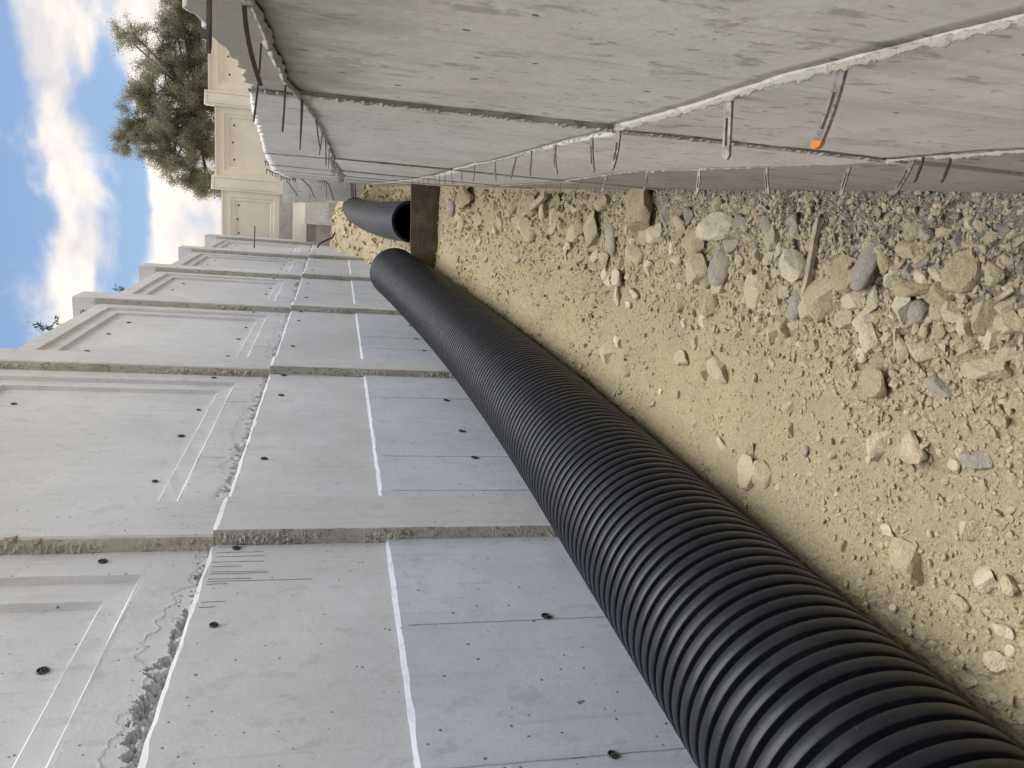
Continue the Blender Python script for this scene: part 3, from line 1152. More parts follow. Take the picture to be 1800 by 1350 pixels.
for i, y in enumerate(tie2):
    o = inst("form_tie", TIES[(i + 2) % 6], RWALL)
    o.location = (float(rx(y)) - OX - 0.003, y, float(Ylines['e2'](np.array([y]))[0]) - 0.001)
    o.rotation_euler = (r_.uniform(-.15, .15), r_.uniform(-.15, .15), r_.uniform(-.2, .2))
for y in (0.975, 1.03):
    o = inst("form_tie", TIESD[0], RWALL)
    o.location = (float(rx(y)) - OX - 0.002, y, 0.655)
    o.scale = (0.6, 0.4, 1)
tie3 = [.455, .60, .75, 1.01, 1.147, 1.165, 1.45, 1.8, 2.05, 2.45, 3.0, 3.45, 3.9, 4.4, 4.9, 5.4, 6.0, 6.6, 7.2, 7.8, 8.6]
for i, y in enumerate(tie3):
    o = inst("form_tie", TIESD[i % 5], RWALL)
    o.location = (float(rx(y)) - OX - 0.002, y, float(Ylines['er'](np.array([y]))[0]) + (0.006 if i < 3 else 0.0))
    o.rotation_euler = (r_.uniform(-.3, .3), r_.uniform(-.08, .08), r_.uniform(-.1, .2))
    o.scale = (r_.uniform(.85, 1.2), 0.45, 1.25 if i == 1 else 0.62)

# ------------------------------------------------------------------ far cream wall (stepped copings) and its footings
FARW = empty("cream_boundary_wall", (0, 20.2, 0))
tag(FARW, "cream panelled wall with pilasters closing the far end of the trench", "wall", kind="thing")


def fx_pt(px, py):
    return on_y(px, py, 20.15)


xs_p = [fx_pt(375, 320).x, fx_pt(366, 171).x]        # pilaster centres
pit = xs_p[1] - xs_p[0]
xleft = -1.95
bays = [(xleft, xs_p[0] - 0.165, 4.16), (xs_p[0] + 0.165, xs_p[1] - 0.165, 4.30), (xs_p[1] + 0.165, xs_p[1] + pit - 0.165, 4.44),
        (xs_p[1] + pit + 0.165, xs_p[1] + 2 * pit - .165, 4.56), (xs_p[1] + 2 * pit + 0.165, xs_p[1] + 3 * pit - .165, 4.68)]
for i, (a, b_, zt) in enumerate(bays):
    z0 = 2.85
    mb = recessed_panel(0, b_ - a, z0, zt, (0.14, b_ - a - 0.14, z0 + 0.12, zt - 0.17), (0.22, b_ - a - 0.22, z0 + 0.2, zt - 0.27), 0.03, 0.02)
    o = mb.build("wall_panel", M_FAR, FARW)
    o.rotation_euler = (0, 0, -math.pi / 2)
    o.location = (a, 0, 0)
    cp = MB().box(a, b_, -0.03, 0.2, zt, zt + 0.035).build("coping", M_FAR, FARW)
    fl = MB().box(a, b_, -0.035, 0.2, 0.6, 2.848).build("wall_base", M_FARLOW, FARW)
    for (fx_, fz) in ((.25, .55), (.5, .57), (.75, .55)):
        h = inst("tie_hole", DISC, FARW)
        h.location = (a + (b_ - a) * fx_, -0.0 + 0.058, z0 + (zt - z0) * (fz + 0.18))
        h.rotation_euler = (0, 0, -math.pi / 2)
        h.scale = (1, 1.2, 1.2)
for i, xc in enumerate([xs_p[0], xs_p[1], xs_p[1] + pit, xs_p[1] + 2 * pit]):
    zc = 4.42 + 0.14 * i
    mb = MB()
    box_round(mb, -0.25, 0.09, -0.165, 0.165, 0.6, zc, 0.012)
    o = mb.build("pilaster", M_FAR, FARW)
    o.rotation_euler = (0, 0, -math.pi / 2)
    o.location = (xc, 0, 0)
    fr = MB()
    for (x0, x1, z0, z1) in ((-.12, -.11, 2.9, zc - .07), (.11, .12, 2.9, zc - .07), (-.12, .12, zc - .08, zc - .07)):
        fr.box(x0, x1, -0.095, -0.089, z0, z1)
    f_ = fr.build("raised_frame", M_FARLOW, FARW)
    f_.location = (xc, 0, 0)

# footing blocks and the return of the low wall in front of the far wall
FT = empty("stepped_footing", (-0.9, 19.2, 0))
tag(FT, "stepped pale and grey concrete footing blocks below the far cream wall", "footing")


def px_box(name, x0, x1, y0, y1, Y, th, mat, parent):
    """upright block whose front face covers the given picture rectangle at depth Y"""
    a = on_y(x1, y1, Y)
    b_ = on_y(x0, y0, Y)
    mb = MB()
    mb.box(min(a.x, b_.x), max(a.x, b_.x), Y, Y + th, min(a.z, b_.z), max(a.z, b_.z))
    o = mb.build(name, mat, None)
    if parent:
        o.parent = parent
        o.location = -Vector(parent.location)
    return o


px_box("footing_block", 515, 560, 357, 436, 19.4, 0.7, M_FARLOW, FT)
px_box("footing_block", 537, 612, 347, 399, 18.9, 0.45, M_RIGHT2, FT)
px_box("footing_block", 556, 640, 394, 436, 19.1, 0.25, M_FARLOW, FT)
px_box("pale_render_patch", 515, 538, 347, 436, 19.33, 0.068, M_FAR, FT)
px_box("dark_recess_box", 578, 606, 357, 384, 18.6, 0.29, M_RDARK, FT)

RET = empty("return_wall", (-0.3, 17.3, 0))
tag(RET, "grey concrete return wall at the far end of the low wall", "wall", kind="thing")
a = on_y(505, 318, 17.3)
n = 30
for (pxa, pxb) in ((497, 521), (521, 545), (545, 574), (574, 640)):
    p0 = on_y(pxa, 316, 17.3)
    p1 = on_y(pxb, 357, 17.3)
    mb = MB().box(p1.x, p0.x, 17.3, 17.6, p1.z + 0.004, p0.z)
    o = mb.build("wall_lift", M_RIGHT2, None)
    o.parent = RET
    o.location = -Vector(RET.location)

# bent starter bars and small mats of reinforcement on the far end of the low wall
for pts, lab in (([(503, 318), (510, 325), (518, 336), (524, 345)], "thin bent reinforcing bar nearest the cream wall, left of three"),
                 ([(520, 309), (533, 317), (546, 330), (553, 348)], "bent reinforcing bar hanging from the low wall, middle of three"),
                 ([(572, 319), (578, 324), (583, 340), (586, 352)], "bent reinforcing bar just above the grey recess, lowest of three")):
    mb = MB()
    P = [on_y(x, y, 16.9 - 0.05 * i) for i, (x, y) in enumerate(pts)]
    mb.tube(P, 0.012, 6)
    o = mb.build("reinforcing_bar", M_REBAR)
    tag(o, lab, "rebar", "bent bars at the far end of the low wall")
for mi_, (pts, step, tl, Y, lab) in enumerate((([(465, 283), (480, 287), (492, 290), (505, 297), (523, 303)], 5, 9, 13.2, "upper comb of wire mesh reinforcement on the far crest of the low wall"),
                                               ([(468, 297), (480, 303), (490, 306), (505, 309), (520, 315)], 5, 8, 15.2, "second comb of wire mesh reinforcement behind the low wall crest"),
                                               ([(541, 305), (552, 309), (562, 315), (574, 320)], 4, 8, 15.0, "lower comb of wire mesh reinforcement above the return wall"))):
    root = empty("reinforcement_mesh", on_y(*pts[0], Y))
    tag(root, lab, "rebar mesh")
    P = [on_y(x, y, Y) - root.location for x, y in pts]
    MB().tube(P, 0.010, 5).build("main_bar", M_REBAR, root)
    xa, xb = pts[0][0], pts[-1][0]
    rr = random.Random(mi_)
    for x in np.arange(xa + 1, xb, step):
        y = np.interp(x, [q[0] for q in pts], [q[1] for q in pts])
        a = on_y(x, y, Y) - root.location
        c = on_y(x + rr.uniform(-1, 2), y + tl * rr.uniform(.7, 1.1), Y) - root.location
        MB().tube([a, c], 0.008, 5).build("stub_bar", M_REBAR, root)
for (p, q, Y, lab) in (((493, 261), (496, 290), 12.0, "short dark bar standing on the low wall crest, nearer of two"), ((490, 272), (493, 297), 12.6, "short dark bar standing on the low wall crest, farther of two"),
                       ((511, 230), (515, 270), 9.0, "dark bar stub lying along the low wall crest")):
    o = MB().tube([on_y(*p, Y), (on_y(*p, Y) + on_y(*q, Y)) / 2 + Vector((0, 0, .02)), on_y(*q, Y)], 0.009, 6).build("reinforcing_bar", M_REBAR)
    tag(o, lab, "rebar")
# bars standing in the corner of the return wall
mb = MB()
for dx_ in (0, 3, 7):
    mb = MB().tube([on_y(606 + dx_, 316, 16.6), on_y(617 + dx_, 323, 16.6), on_y(619 + dx_, 352, 16.7)], 0.014, 6)
    o = mb.build("reinforcing_bar", M_REBAR)
    tag(o, "rusty starter bar in the corner behind the far pipe", "rebar", "starter bars in the far corner")
# rod sticking out of the panelled wall, far away
o = MB().tube([on_y(447, 436, 17.5), on_y(448, 397, 17.4)], 0.013, 6).build("steel_rod", M_REBAR)
tag(o, "thin steel rod sticking out of the panelled wall in front of the far wall", "rod")
# black cable in the far left corner
o = MB().tube([on_y(*p, 18.2) for p in [(558, 435), (562, 428), (572, 423), (584, 418), (590, 408), (588, 402)]], 0.022, 7).build("black_cable", M_CABLE)
tag(o, "black cable curling out of the dirt in the far left corner", "cable")

# ------------------------------------------------------------------ pipes
def frames(ctrl, n):
    c = np.array(ctrl, float)
    t = c[:, 1]
    y = np.linspace(t[0], t[-1], n)
    # smooth interpolation (cubic hermite)
    d = np.gradient(c, t, axis=0)
    out = np.zeros((n, 3))
    idx = np.clip(np.searchsorted(t, y, side='right') - 1, 0, len(t) - 2)
    h = (t[idx + 1] - t[idx])
    s = (y - t[idx]) / h
    s_ = s[:, None]
    hh = h[:, None]
    p0, p1, m0, m1 = c[idx], c[idx + 1], d[idx] * hh, d[idx + 1] * hh
    out = (2 * s_**3 - 3 * s_**2 + 1) * p0 + (s_**3 - 2 * s_**2 + s_) * m0 + (-2 * s_**3 + 3 * s_**2) * p1 + (s_**3 - s_**2) * m1
    return out


def sweep(path, radii, seg):
    n = len(path)
    tg = np.gradient(path, axis=0)
    tg /= np.linalg.norm(tg, axis=1)[:, None]
    up = np.array((0, 0, 1.0))
    a = np.cross(tg, up)
    a /= np.linalg.norm(a, axis=1)[:, None]
    b_ = np.cross(a, tg)
    th = np.linspace(0, 2 * np.pi, seg, endpoint=False)
    V = path[:, None] + radii[:, None, None] * (a[:, None] * np.cos(th)[None, :, None] + b_[:, None] * np.sin(th)[None, :, None])
    F = []
    for i in range(n - 1):
        o_ = i * seg
        for k in range(seg):
            k2 = (k + 1) % seg
            F.append((o_ + k, o_ + k2, o_ + seg + k2, o_ + seg + k))
    return V.reshape(-1, 3), F


PR = 0.298
CPITCH = 0.0532
ax = [(-1.236, -0.3, .300), (-1.236, 2.0, .300), (-1.236, 4.2, .303), (-1.235, 5.3, .335), (-1.228, 6.0, .372), (-1.205, 6.9, .448), (-1.155, 8.0, .585), (-1.112, 8.8, .700), (-1.087, 9.4, .790)]
nring = int((9.4 + 0.3) / CPITCH)
# profile of one corrugation: flat-topped rib, rounded shoulders, narrow valley
prof = [(0.00, -0.050), (0.15, -0.050), (0.175, -0.0060), (0.190, -0.0018), (0.215, -0.0003), (0.50, 0.0), (0.785, -0.0003), (0.810, -0.0018), (0.825, -0.0060), (0.85, -0.050)]
st = []
rad = []
for i in range(nring):
    for (t_, dr) in prof:
        st.append(i + t_)
        rad.append(PR + dr)
st = np.array(st) / nring
rad = np.array(rad)
base = frames(ax, 600)
sl = np.concatenate([[0], np.cumsum(np.linalg.norm(np.diff(base, axis=0), axis=1))])
sl /= sl[-1]
path = np.stack([np.interp(st, sl, base[:, k]) for k in range(3)], -1)
V, F = sweep(path, rad, 72)
PIPE = empty("corrugated_pipe", (-1.236, 0.2, 0))
tag(PIPE, "large black ribbed plastic pipe lying along the panelled wall", "pipe")
o = mesh_obj("ribbed_shell", V.tolist(), F, M_PIPE, PIPE, True)
o.location = -PIPE.location
V, F = sweep(base[::6], np.full(len(base[::6]), PR - 0.055), 48)
o = mesh_obj("inner_liner", V.tolist(), [f[::-1] for f in F], M_PIPE2, PIPE, True)
o.location = -PIPE.location

P2R = 0.255
a2 = [tuple(on_y(x, y, Y)) for (x, y, Y) in ((725, 390, 9.75), (690, 388, 11.0), (664, 384, 12.6), (644, 379, 14.5), (628, 371, 16.6), (622, 366, 17.8))]
b2 = frames(a2, 160)
PIPE2 = empty("smooth_pipe", b2[0] - np.array((0, 0, P2R)))
tag(PIPE2, "shorter smooth black pipe with open end behind the wooden board", "pipe")
wav = P2R + 0.0016 * np.sin(np.arange(160) * 2.1) * np.linspace(1, .3, 160)
wav[:3] = P2R + 0.004
V, F = sweep(b2, wav, 64)
o = mesh_obj("outer_shell", V.tolist(), F, M_PIPE2, PIPE2, True)
o.location = -PIPE2.location
V, F = sweep(b2, np.full(160, P2R - 0.03), 48)
o = mesh_obj("bore", V.tolist(), [f[::-1] for f in F], M_HOLE, PIPE2, True)
o.location = -PIPE2.location
V1, _ = sweep(b2[:2], np.full(2, P2R + 0.004), 64)
V2, _ = sweep(b2[:2], np.full(2, P2R - 0.03), 64)
vv = np.concatenate([V1[:64], V2[:64]])
vv[:, 1] -= 0.002
o = mesh_obj("rim", vv.tolist(), [(k, (k + 1) % 64, 64 + (k + 1) % 64, 64 + k) for k in range(64)], M_PIPE, PIPE2)
o.location = -PIPE2.location

# ------------------------------------------------------------------ board across the trench
b0 = on_z(766, 331, 0.36)
pl_ = MB()
yb0, yb1 = 8.92, 8.78
xa_, xb_ = float(rx(8.8)) - 0.003, -1.02
n = 24
t_ = np.linspace(0, 1, n)
X = xa_ + (xb_ - xa_) * t_
Yb = 8.84 + 0.0 * t_
zt = 0.695 - 0.045 * t_ + 0.004 * fbm(t_ * 5, t_ * 0, 3, 3, 8)
zb = 0.30 + 0 * t_
P = np.stack([np.stack([X, Yb, zb], -1), np.stack([X, Yb - 0.002, (zb + zt) / 2], -1), np.stack([X, Yb, zt], -1), np.stack([X, Yb + 0.036, zt], -1), np.stack([X, Yb + 0.036, zb], -1)], 0)
pl_.grid(P)
pl_.add([tuple(P[i, 0]) for i in range(5)], [(0, 1, 2, 3, 4)])
pl_.add([tuple(P[i, -1]) for i in range(5)], [(4, 3, 2, 1, 0)])
board = pl_.build("wooden_board", M_PLANK)
tag(board, "dark brown wooden board on edge across the trench, holding back soil", "board")


# wooden lath and splinters on the rubble
def lath(p, q, w_, th, mat, label, name="wooden_lath"):
    a = Vector(p)
    b_ = Vector(q)
    d = (b_ - a)
    Ln = d.length
    d.normalize()
    s = d.cross(Vector((0, 0, 1))).normalized()
    u = s.cross(d)
    n = 8
    rows = []
    rr = random.Random(int(Ln * 1e5))
    for i in range(n):
        c = a + d * (Ln * i / (n - 1)) + u * 0.002 * math.sin(i)
        k = w_ / 2 * (1 + rr.uniform(-.12, .12)) * (0.8 if i in (0, n - 1) else 1)
        rows.append([c - s * k - u * th, c - s * k + u * th, c + s * k + u * th, c + s * k - u * th, c - s * k - u * th])
    mb = MB().grid(np.array([[tuple(x) for x in r] for r in rows]))
    mb.add([tuple(x) for x in rows[0][:4]], [(0, 1, 2, 3)])
    mb.add([tuple(x) for x in rows[-1][:4]], [(3, 2, 1, 0)])
    o = mb.build(name, mat)
    tag(o, label, "wood")
    return o


def gz(x, y):
    return float(ground_z(np.array([x]), np.array([y]))[0])


def gpt(px, py, dz=0.0):
    z = 0.02
    for _ in range(6):
        p = on_z(px, py, z)
        z = gz(p.x, p.y) + dz
    return on_z(px, py, z)


lath(gpt(1440, 382, .03), gpt(1412, 522, .025), 0.019, 0.007, M_WOOD, "long weathered wooden lath lying on grey gravel by the rubble")
lath(gpt(1575, 577, .012), gpt(1572, 622, .012), 0.008, 0.003, M_WOOD, "short thin wood sliver standing in tan rubble", "wood_sliver")
lath(gpt(1783, 508, .02), gpt(1752, 527, .02), 0.012, 0.004, M_WOOD, "small brown wood chip among pale stones at the lower edge", "wood_sliver")
lath(gpt(1466, 400, .01), gpt(1467, 440, .01), 0.004, 0.002, M_WOOD, "matchstick-thin twig beside the wooden lath on gravel", "wood_sliver")
lath(gpt(918, 380, .05), gpt(960, 342, .08), 0.05, 0.012, M_WOOD, "grey wood offcut half buried in stones at the right wall foot", "wood_offcut")
for i, pts in enumerate(([(1676, 345), (1660, 368), (1645, 385), (1632, 398)], [(1678, 350), (1664, 362), (1652, 378), (1640, 392)], [(1500, 354), (1515, 353), (1530, 357)], [(1478, 377), (1488, 383), (1498, 390)], [(1775, 420), (1782, 450), (1783, 475)])):
    P = [gpt(x, y, 0.018) for x, y in pts]
    o = MB().tube(P, 0.0012, 5).build("tie_wire", M_REBAR)
    tag(o, "thin dark tie wire curling on the gravel below the right wall", "wire", "tie wires on the gravel")

# ------------------------------------------------------------------ stones
BIG = []
for i in range(9):
    v, f = stone_mesh(40 + i, 3, 11 + i % 5, 0.48, 0.85, 0.010)
    BIG.append((v, f))
ROUNDV, ROUNDF = stone_mesh(70, 3, 3, 0.75, 0.95, 0.008)
PROTO = {}
for key, mat in RM.items():
    PROTO[key] = []
    for i, (v, f) in enumerate(BIG):
        me = bpy.data.meshes.new("stone")
        me.from_pydata(v, [], f)
        me.materials.append(mat)
        me.polygons.foreach_set("use_smooth", [True] * len(me.polygons))
        if hasattr(me, "set_sharp_from_angle"):
            me.set_sharp_from_angle(angle=R(28))
        PROTO[key].append(me)
    me = bpy.data.meshes.new("cobble")
    me.from_pydata(ROUNDV, [], ROUNDF)
    me.materials.append(mat)
    me.polygons.foreach_set("use_smooth", [True] * len(me.polygons))
    PROTO[key].append(me)
rs = random.Random(21)
OCC = []


def stone_at(px, py, wx, hy, colr, label=None, group=None, which=None, sink=0.35, rot=None, name="stone", cat="stone"):
    p = gpt(px, py, 0.0)
    d = (p - CAM).length
    sx = hy * d / 1352 / 2 * 1.06
    # the vertical picture size mixes depth and height
    el = math.atan2(CAM.z - p.z, math.hypot(p.x, p.y))
    ext = wx * d / 1352 / 2
    sz = min(ext, sx) * 0.80
    sy = max(0.5 * sx, (ext - sz * math.cos(el) * 0.55) / max(math.sin(el), .35))
    sy = min(sy, 1.9 * sx)
    o = inst(name, rs.choice(PROTO[colr][:9]) if which is None else PROTO[colr][which])
    o.scale = (sx * 1.48, sy * 1.45, sz * 1.5)
    o.rotation_euler = (rs.uniform(-.25, .25), rs.uniform(-.25, .25), rs.uniform(-.25, .25) if rot is None else rot)
    o.location = (p.x, p.y, gz(p.x, p.y) + sz * (1 - 2 * sink) * 0.75)
    tag(o, label, cat, group)
    OCC.append((px, py, max(wx, hy) / 2))
    return o


S = [
    (1140, 372, 58, 66, 'brown', "largest tan boulder, against the foot of the right wall", 1, .2),
    (1172, 380, 20, 30, 'grey', "grey stone just below the largest boulder", 2, .3),
    (1160, 413, 27, 32, 'pale', "pale angular stone touching the underside of the largest boulder", 3, .25),
    (1135, 417, 26, 27, 'tan', "tan stone wedged left of the largest boulder's lower corner", 4, .35),
    (1199, 396, 22, 30, 'tan', "upright tan stone between the largest boulder and the split rock", 5, .3),
    (1226, 421, 36, 40, 'tan', "rounded tan stone beside the split pale rock", 6, .3),
    (1267, 403, 46, 38, 'pale', "split pale rock with a sharp ridge on grey gravel", 0, .2),
    (1265, 364, 20, 24, 'tan', "lone tan stone on the gravel above the split rock", 2, .25),
    (1350, 398, 13, 30, 'grey', "narrow brown-grey cobble on the gravel near the wall", 9, .3),
    (1363, 423, 21, 36, 'tan', "upright tan stone left of the wooden lath", 3, .25),
    (1373, 440, 16, 22, 'pale', "small pale stone below the upright tan one", 5, .3),
    (1402, 470, 37, 46, 'pale', "whitish flat stone leaning on the wooden lath", 7, .2),
    (1332, 450, 20, 24, 'tan', "tan stone in the gravel above two pale ones", 8, .3),
    (1352, 455, 17, 24, 'pale', "little pale stone left of the whitish flat stone", 4, .3),
    (1273, 470, 28, 43, 'grey', "smooth dark grey oval cobble", 9, .2),
    (1237, 476, 38, 40, 'tan', "tan block left of the dark oval cobble", 1, .3),
    (1245, 494, 24, 20, 'brown', "brown chip under the tan block by the oval cobble", 6, .35),
    (1425, 349, 18, 20, 'tan', "tan stone lying right at the foot of the right wall", 2, .2),
    (1494, 484, 43, 45, 'brown', "square brown block right of the wooden lath", 0, .2),
    (1532, 462, 27, 62, 'grey', "long grey cobble beside the square brown block", 9, .2),
    (1561, 459, 26, 32, 'brown', "brown stone right of the long grey cobble", 5, .25),
    (1552, 440, 17, 15, 'tan', "small tan stone on top of the brown one by the grey cobble", 3, .2),
    (1607, 408, 27, 28, 'tan', "bright tan stone alone on the grey gravel", 4, .2),
    (1630, 413, 17, 18, 'grey', "reddish grey stone touching the bright tan one", 7, .3),
    (1707, 391, 21, 17, 'pale', "small pale stone on gravel near the lower right wall", 8, .25),
    (1605, 438, 42, 22, 'tan', "flat tan cake of soil on the grey gravel", 2, .5),
    (1449, 520, 52, 58, 'tan', "large sloping tan slab at the end of the wooden lath", 6, .35),
    (1432, 545, 34, 34, 'tan', "tan stone under the large sloping slab", 1, .35),
    (1698, 484, 44, 50, 'brown', "big brown block standing upright near the lower edge", 0, .2),
    (1750, 480, 31, 26, 'tan', "tan stone right of the big upright brown block", 5, .3),
    (1612, 508, 52, 28, 'brown', "long shadowed brown stone in the middle of the rubble", 3, .35),
    (1660, 520, 32, 32, 'brown', "brown-grey stone left of the big upright block", 7, .3),
    (1565, 492, 20, 26, 'pale', "pale oval stone under the brown stone", 4, .3),
    (1622, 485, 26, 20, 'pale', "pale pointed stone above the long shadowed one", 8, .3),
    (1592, 545, 30, 40, 'pale', "bright white-tan stone in the rubble centre", 2, .2),
    (1617, 548, 26, 24, 'grey', "grey stone touching the bright white-tan one", 9, .3),
    (1527, 562, 36, 43, 'pale', "pale lumpy stone below the slab of the lath", 6, .25),
    (1510, 532, 34, 26, 'pale', "pale flat chips right of the sloping slab", 1, .35),
    (1541, 530, 28, 30, 'pale', "pale chunky stone above the pale lumpy one", 5, .3),
    (1494, 560, 30, 34, 'tan', "tan stone left of the pale lumpy one", 3, .35),
    (1651, 546, 24, 30, 'tan', "tan stone between the white-tan stone and the round pale one", 0, .3),
    (1681, 551, 29, 28, 'pale', "round pale stone above the dusty brown block", 7, .25),
    (1735, 558, 42, 54, 'brown', "dusty brown block with a flat face near the lower edge", 4, .25),
    (1699, 570, 30, 26, 'pale', "pale stone left of the dusty brown block", 8, .3),
    (1753, 591, 30, 36, 'pale', "pale kite-shaped stone below the dusty brown block", 2, .25),
    (1779, 572, 42, 30, 'tan', "tan stone cut by the lower edge of the picture", 1, .3),
    (1770, 538, 28, 24, 'tan', "tan stone right of the dusty brown block", 6, .3),
    (1253, 530, 28, 38, 'brown', "tall tan-grey stone below the dark oval cobble", 5, .3),
    (1271, 506, 28, 28, 'tan', "round tan stone between the oval cobble and the tall one", 3, .35),
    (1326, 516, 26, 46, 'tan', "long tan stone lying in dust", 0, .4),
    (1345, 498, 30, 25, 'tan', "flat tan stone above the long dusty one", 7, .4),
    (1381, 513, 20, 22, 'pale', "pale stone with a dark shadow left of the lath end", 4, .25),
    (1376, 572, 36, 26, 'brown', "grey-brown sloping stone below the lath end", 8, .4),
    (1360, 588, 22, 30, 'tan', "tan stone beside the grey-brown sloping one", 2, .3),
    (1403, 536, 20, 32, 'grey', "bluish grey cobble sunk beside the lath end", 9, .4),
    (1538, 598, 30, 42, 'pale', "pale leaning stone below the rubble centre", 1, .25),
    (1622, 612, 42, 30, 'tan', "smooth tan stone on sand below the rubble", 6, .4),
    (1588, 613, 26, 32, 'tan', "tan stone right beside the wood sliver", 5, .4),
    (1544, 672, 38, 38, 'brown', "squared tan block standing in a hollow", 0, .15),
    (1655, 682, 37, 25, 'grey', "grey-white stone below the squared block", 7, .3),
    (1740, 648, 66, 36, 'tan', "broad flat tan slab near the lower edge", 3, .45),
    (1768, 622, 32, 22, 'tan', "tan stone above the broad flat slab", 4, .35),
    (1262, 645, 52, 34, 'tan', "broad flat tan stone half buried in sand", 8, .55),
    (1240, 655, 22, 22, 'brown', "brown chip at the corner of the broad half-buried stone", 2, .4),
    (1250, 625, 22, 20, 'brown', "brown chip above the broad half-buried stone", 1, .4),
    (1078, 421, 18, 34, 'grey', "smooth light grey cobble left of the largest boulder", 9, .25),
    (1046, 396, 28, 46, 'tan', "tall tan spike of stone left of the grey cobble", 6, .2),
    (1022, 398, 24, 26, 'brown', "brown stone left of the tall spike", 5, .3),
    (1068, 358, 26, 24, 'brown', "brown stone on gravel at the wall foot left of the boulder", 3, .2),
    (1013, 412, 22, 22, 'tan', "tan stone at the foot of the tall spike", 0, .35),
    (932, 405, 34, 36, 'tan', "large tan stone at the head of the sand slope", 7, .35),
    (938, 365, 24, 32, 'brown', "shadowed brown stone above the large tan one", 4, .2),
    (958, 362, 16, 40, 'tan', "tall pointed stone in the dark gap by the wall", 8, .2),
    (985, 356, 20, 28, 'brown', "brown stone at the wall foot in the middle distance", 2, .25),
    (985, 382, 22, 22, 'tan', "tan stone in the middle of the far rubble", 1, .3),
    (905, 360, 18, 24, 'brown', "brown stone near the grey wood offcut", 6, .3),
    (836, 348, 46, 28, 'brown', "long brown slab at the wall foot near the board", 5, .35),
    (796, 365, 16, 20, 'grey', "grey-brown cobble near the wooden board", 9, .3),
    (812, 392, 15, 20, 'tan', "tan cobble in sand near the wooden board", 9, .3),
    (769, 448, 13, 18, 'pale', "pale stone against the near pipe beside the board", 3, .3),
    (911, 455, 24, 10, 'grey', "flat dark grey stone alone on the sand slope", 9, .3),
    (1088, 488, 26, 22, 'pale', "pale stone alone mid sand slope", 0, .3),
    (1118, 450, 28, 32, 'tan', "dusty tan stone below the largest boulder", 7, .45),
    (1044, 530, 18, 24, 'brown', "dark-sided chip sticking out of the sand slope", 4, .2),
    (1087, 600, 25, 14, 'pale', "pale chip with a shadow low on the sand slope", 8, .3),
    (1067, 624, 24, 28, 'tan', "buried tan stone low on the sand slope", 2, .55),
    (1202, 632, 42, 22, 'tan', "tan slab on the sand left of the broad buried stone", 1, .4),
    (1547, 776, 28, 46, 'pale', "pale ridge-shaped stone alone in the sand", 6, .3),
    (1604, 785, 54, 36, 'tan', "rounded boulder sunk in the sand", 5, .5),
    (1722, 810, 46, 26, 'grey', "grey flat stone sunk in the sand", 3, .6),
    (1315, 832, 30, 46, 'tan', "tan slab lying against the ribbed pipe, left of two", 0, .4),
    (1342, 838, 30, 42, 'tan', "tan slab lying near the ribbed pipe, right of two", 7, .4),
    (1318, 795, 18, 34, 'brown', "narrow stone above the two slabs by the pipe", 4, .4),
    (1390, 755, 16, 20, 'brown', "dark chip in the sand above the two slabs", 8, .3),
    (1418, 793, 11, 12, 'grey', "tiny dark pebble on bare sand", 9, .3),
    (1593, 985, 62, 54, 'brown', "big rough tan rock low down beside the ribbed pipe", 8, .52),
    (1563, 935, 38, 16, 'pale', "flat pale chip above the big rough rock", 1, .4),
    (1735, 1018, 28, 28, 'pale', "pale stone at the lower edge right of the big rough rock", 6, .35),
    (1776, 1027, 28, 24, 'tan', "tan stone on the picture's lower edge near the pale one", 5, .4),
    (1770, 1110, 26, 16, 'pale', "bright pale stone near the lower edge", 3, .3),
    (1750, 1163, 24, 22, 'pale', "lowest pale stone beside the shadow of the pipe", 0, .35),
    (1688, 1060, 24, 18, 'tan', "small tan stone below the big rough rock", 7, .4),
    (1705, 930, 40, 34, 'tan', "tan crumbling lump of soil", 4, .55),
]
for (px, py, wx, hy, c, lab, which, sink) in S:
    stone_at(px, py, wx, hy, c, lab, None, which, sink)


def free_spot(px, py, r_):
    for (a, b_, c) in OCC:
        if (a - px) ** 2 + (b_ - py) ** 2 < (c + r_) ** 2 * 0.8:
            return False
    return True


# smaller stones of the rubble band: singles nobody could tell apart
made = 0
tries = 0
while made < 125 and tries < 16000:
    tries += 1
    px = rs.uniform(790, 1795)
    up_ = 345 + 0.0 * px
    cen = np.interp(px, [790, 1000, 1200, 1400, 1600, 1800], [375, 390, 470, 520, 540, 560])
    py = rs.gauss(cen, np.interp(px, [790, 1200, 1800], [18, 60, 80]))
    if py < 342 or py > 760:
        continue
    sz_ = rs.choice([10, 11, 12, 13, 14, 16, 18, 20]) * np.interp(px, [790, 1200], [0.8, 1.0])
    if not free_spot(px, py, sz_ / 2):
        continue
    grey = py < np.interp(px, [1150, 1250, 1500, 1650, 1800], [340, 440, 520, 470, 440])
    c = rs.choice(['grey', 'grey', 'brown', 'tan']) if grey else rs.choice(['tan', 'tan', 'pale', 'pale', 'brown'])
    if grey:
        lab, grp = "small stone half sunk in the grey gravel along the right wall", "small stones in the grey gravel"
    else:
        lab, grp = "small angular limestone chip in the tan rubble band", "small chips of the rubble band"
    stone_at(px, py, sz_ * rs.uniform(.8, 1.3), sz_ * rs.uniform(.8, 1.3), c, lab, grp, None, rs.uniform(.25, .42), rs.uniform(0, 3))
    made += 1
made = 0
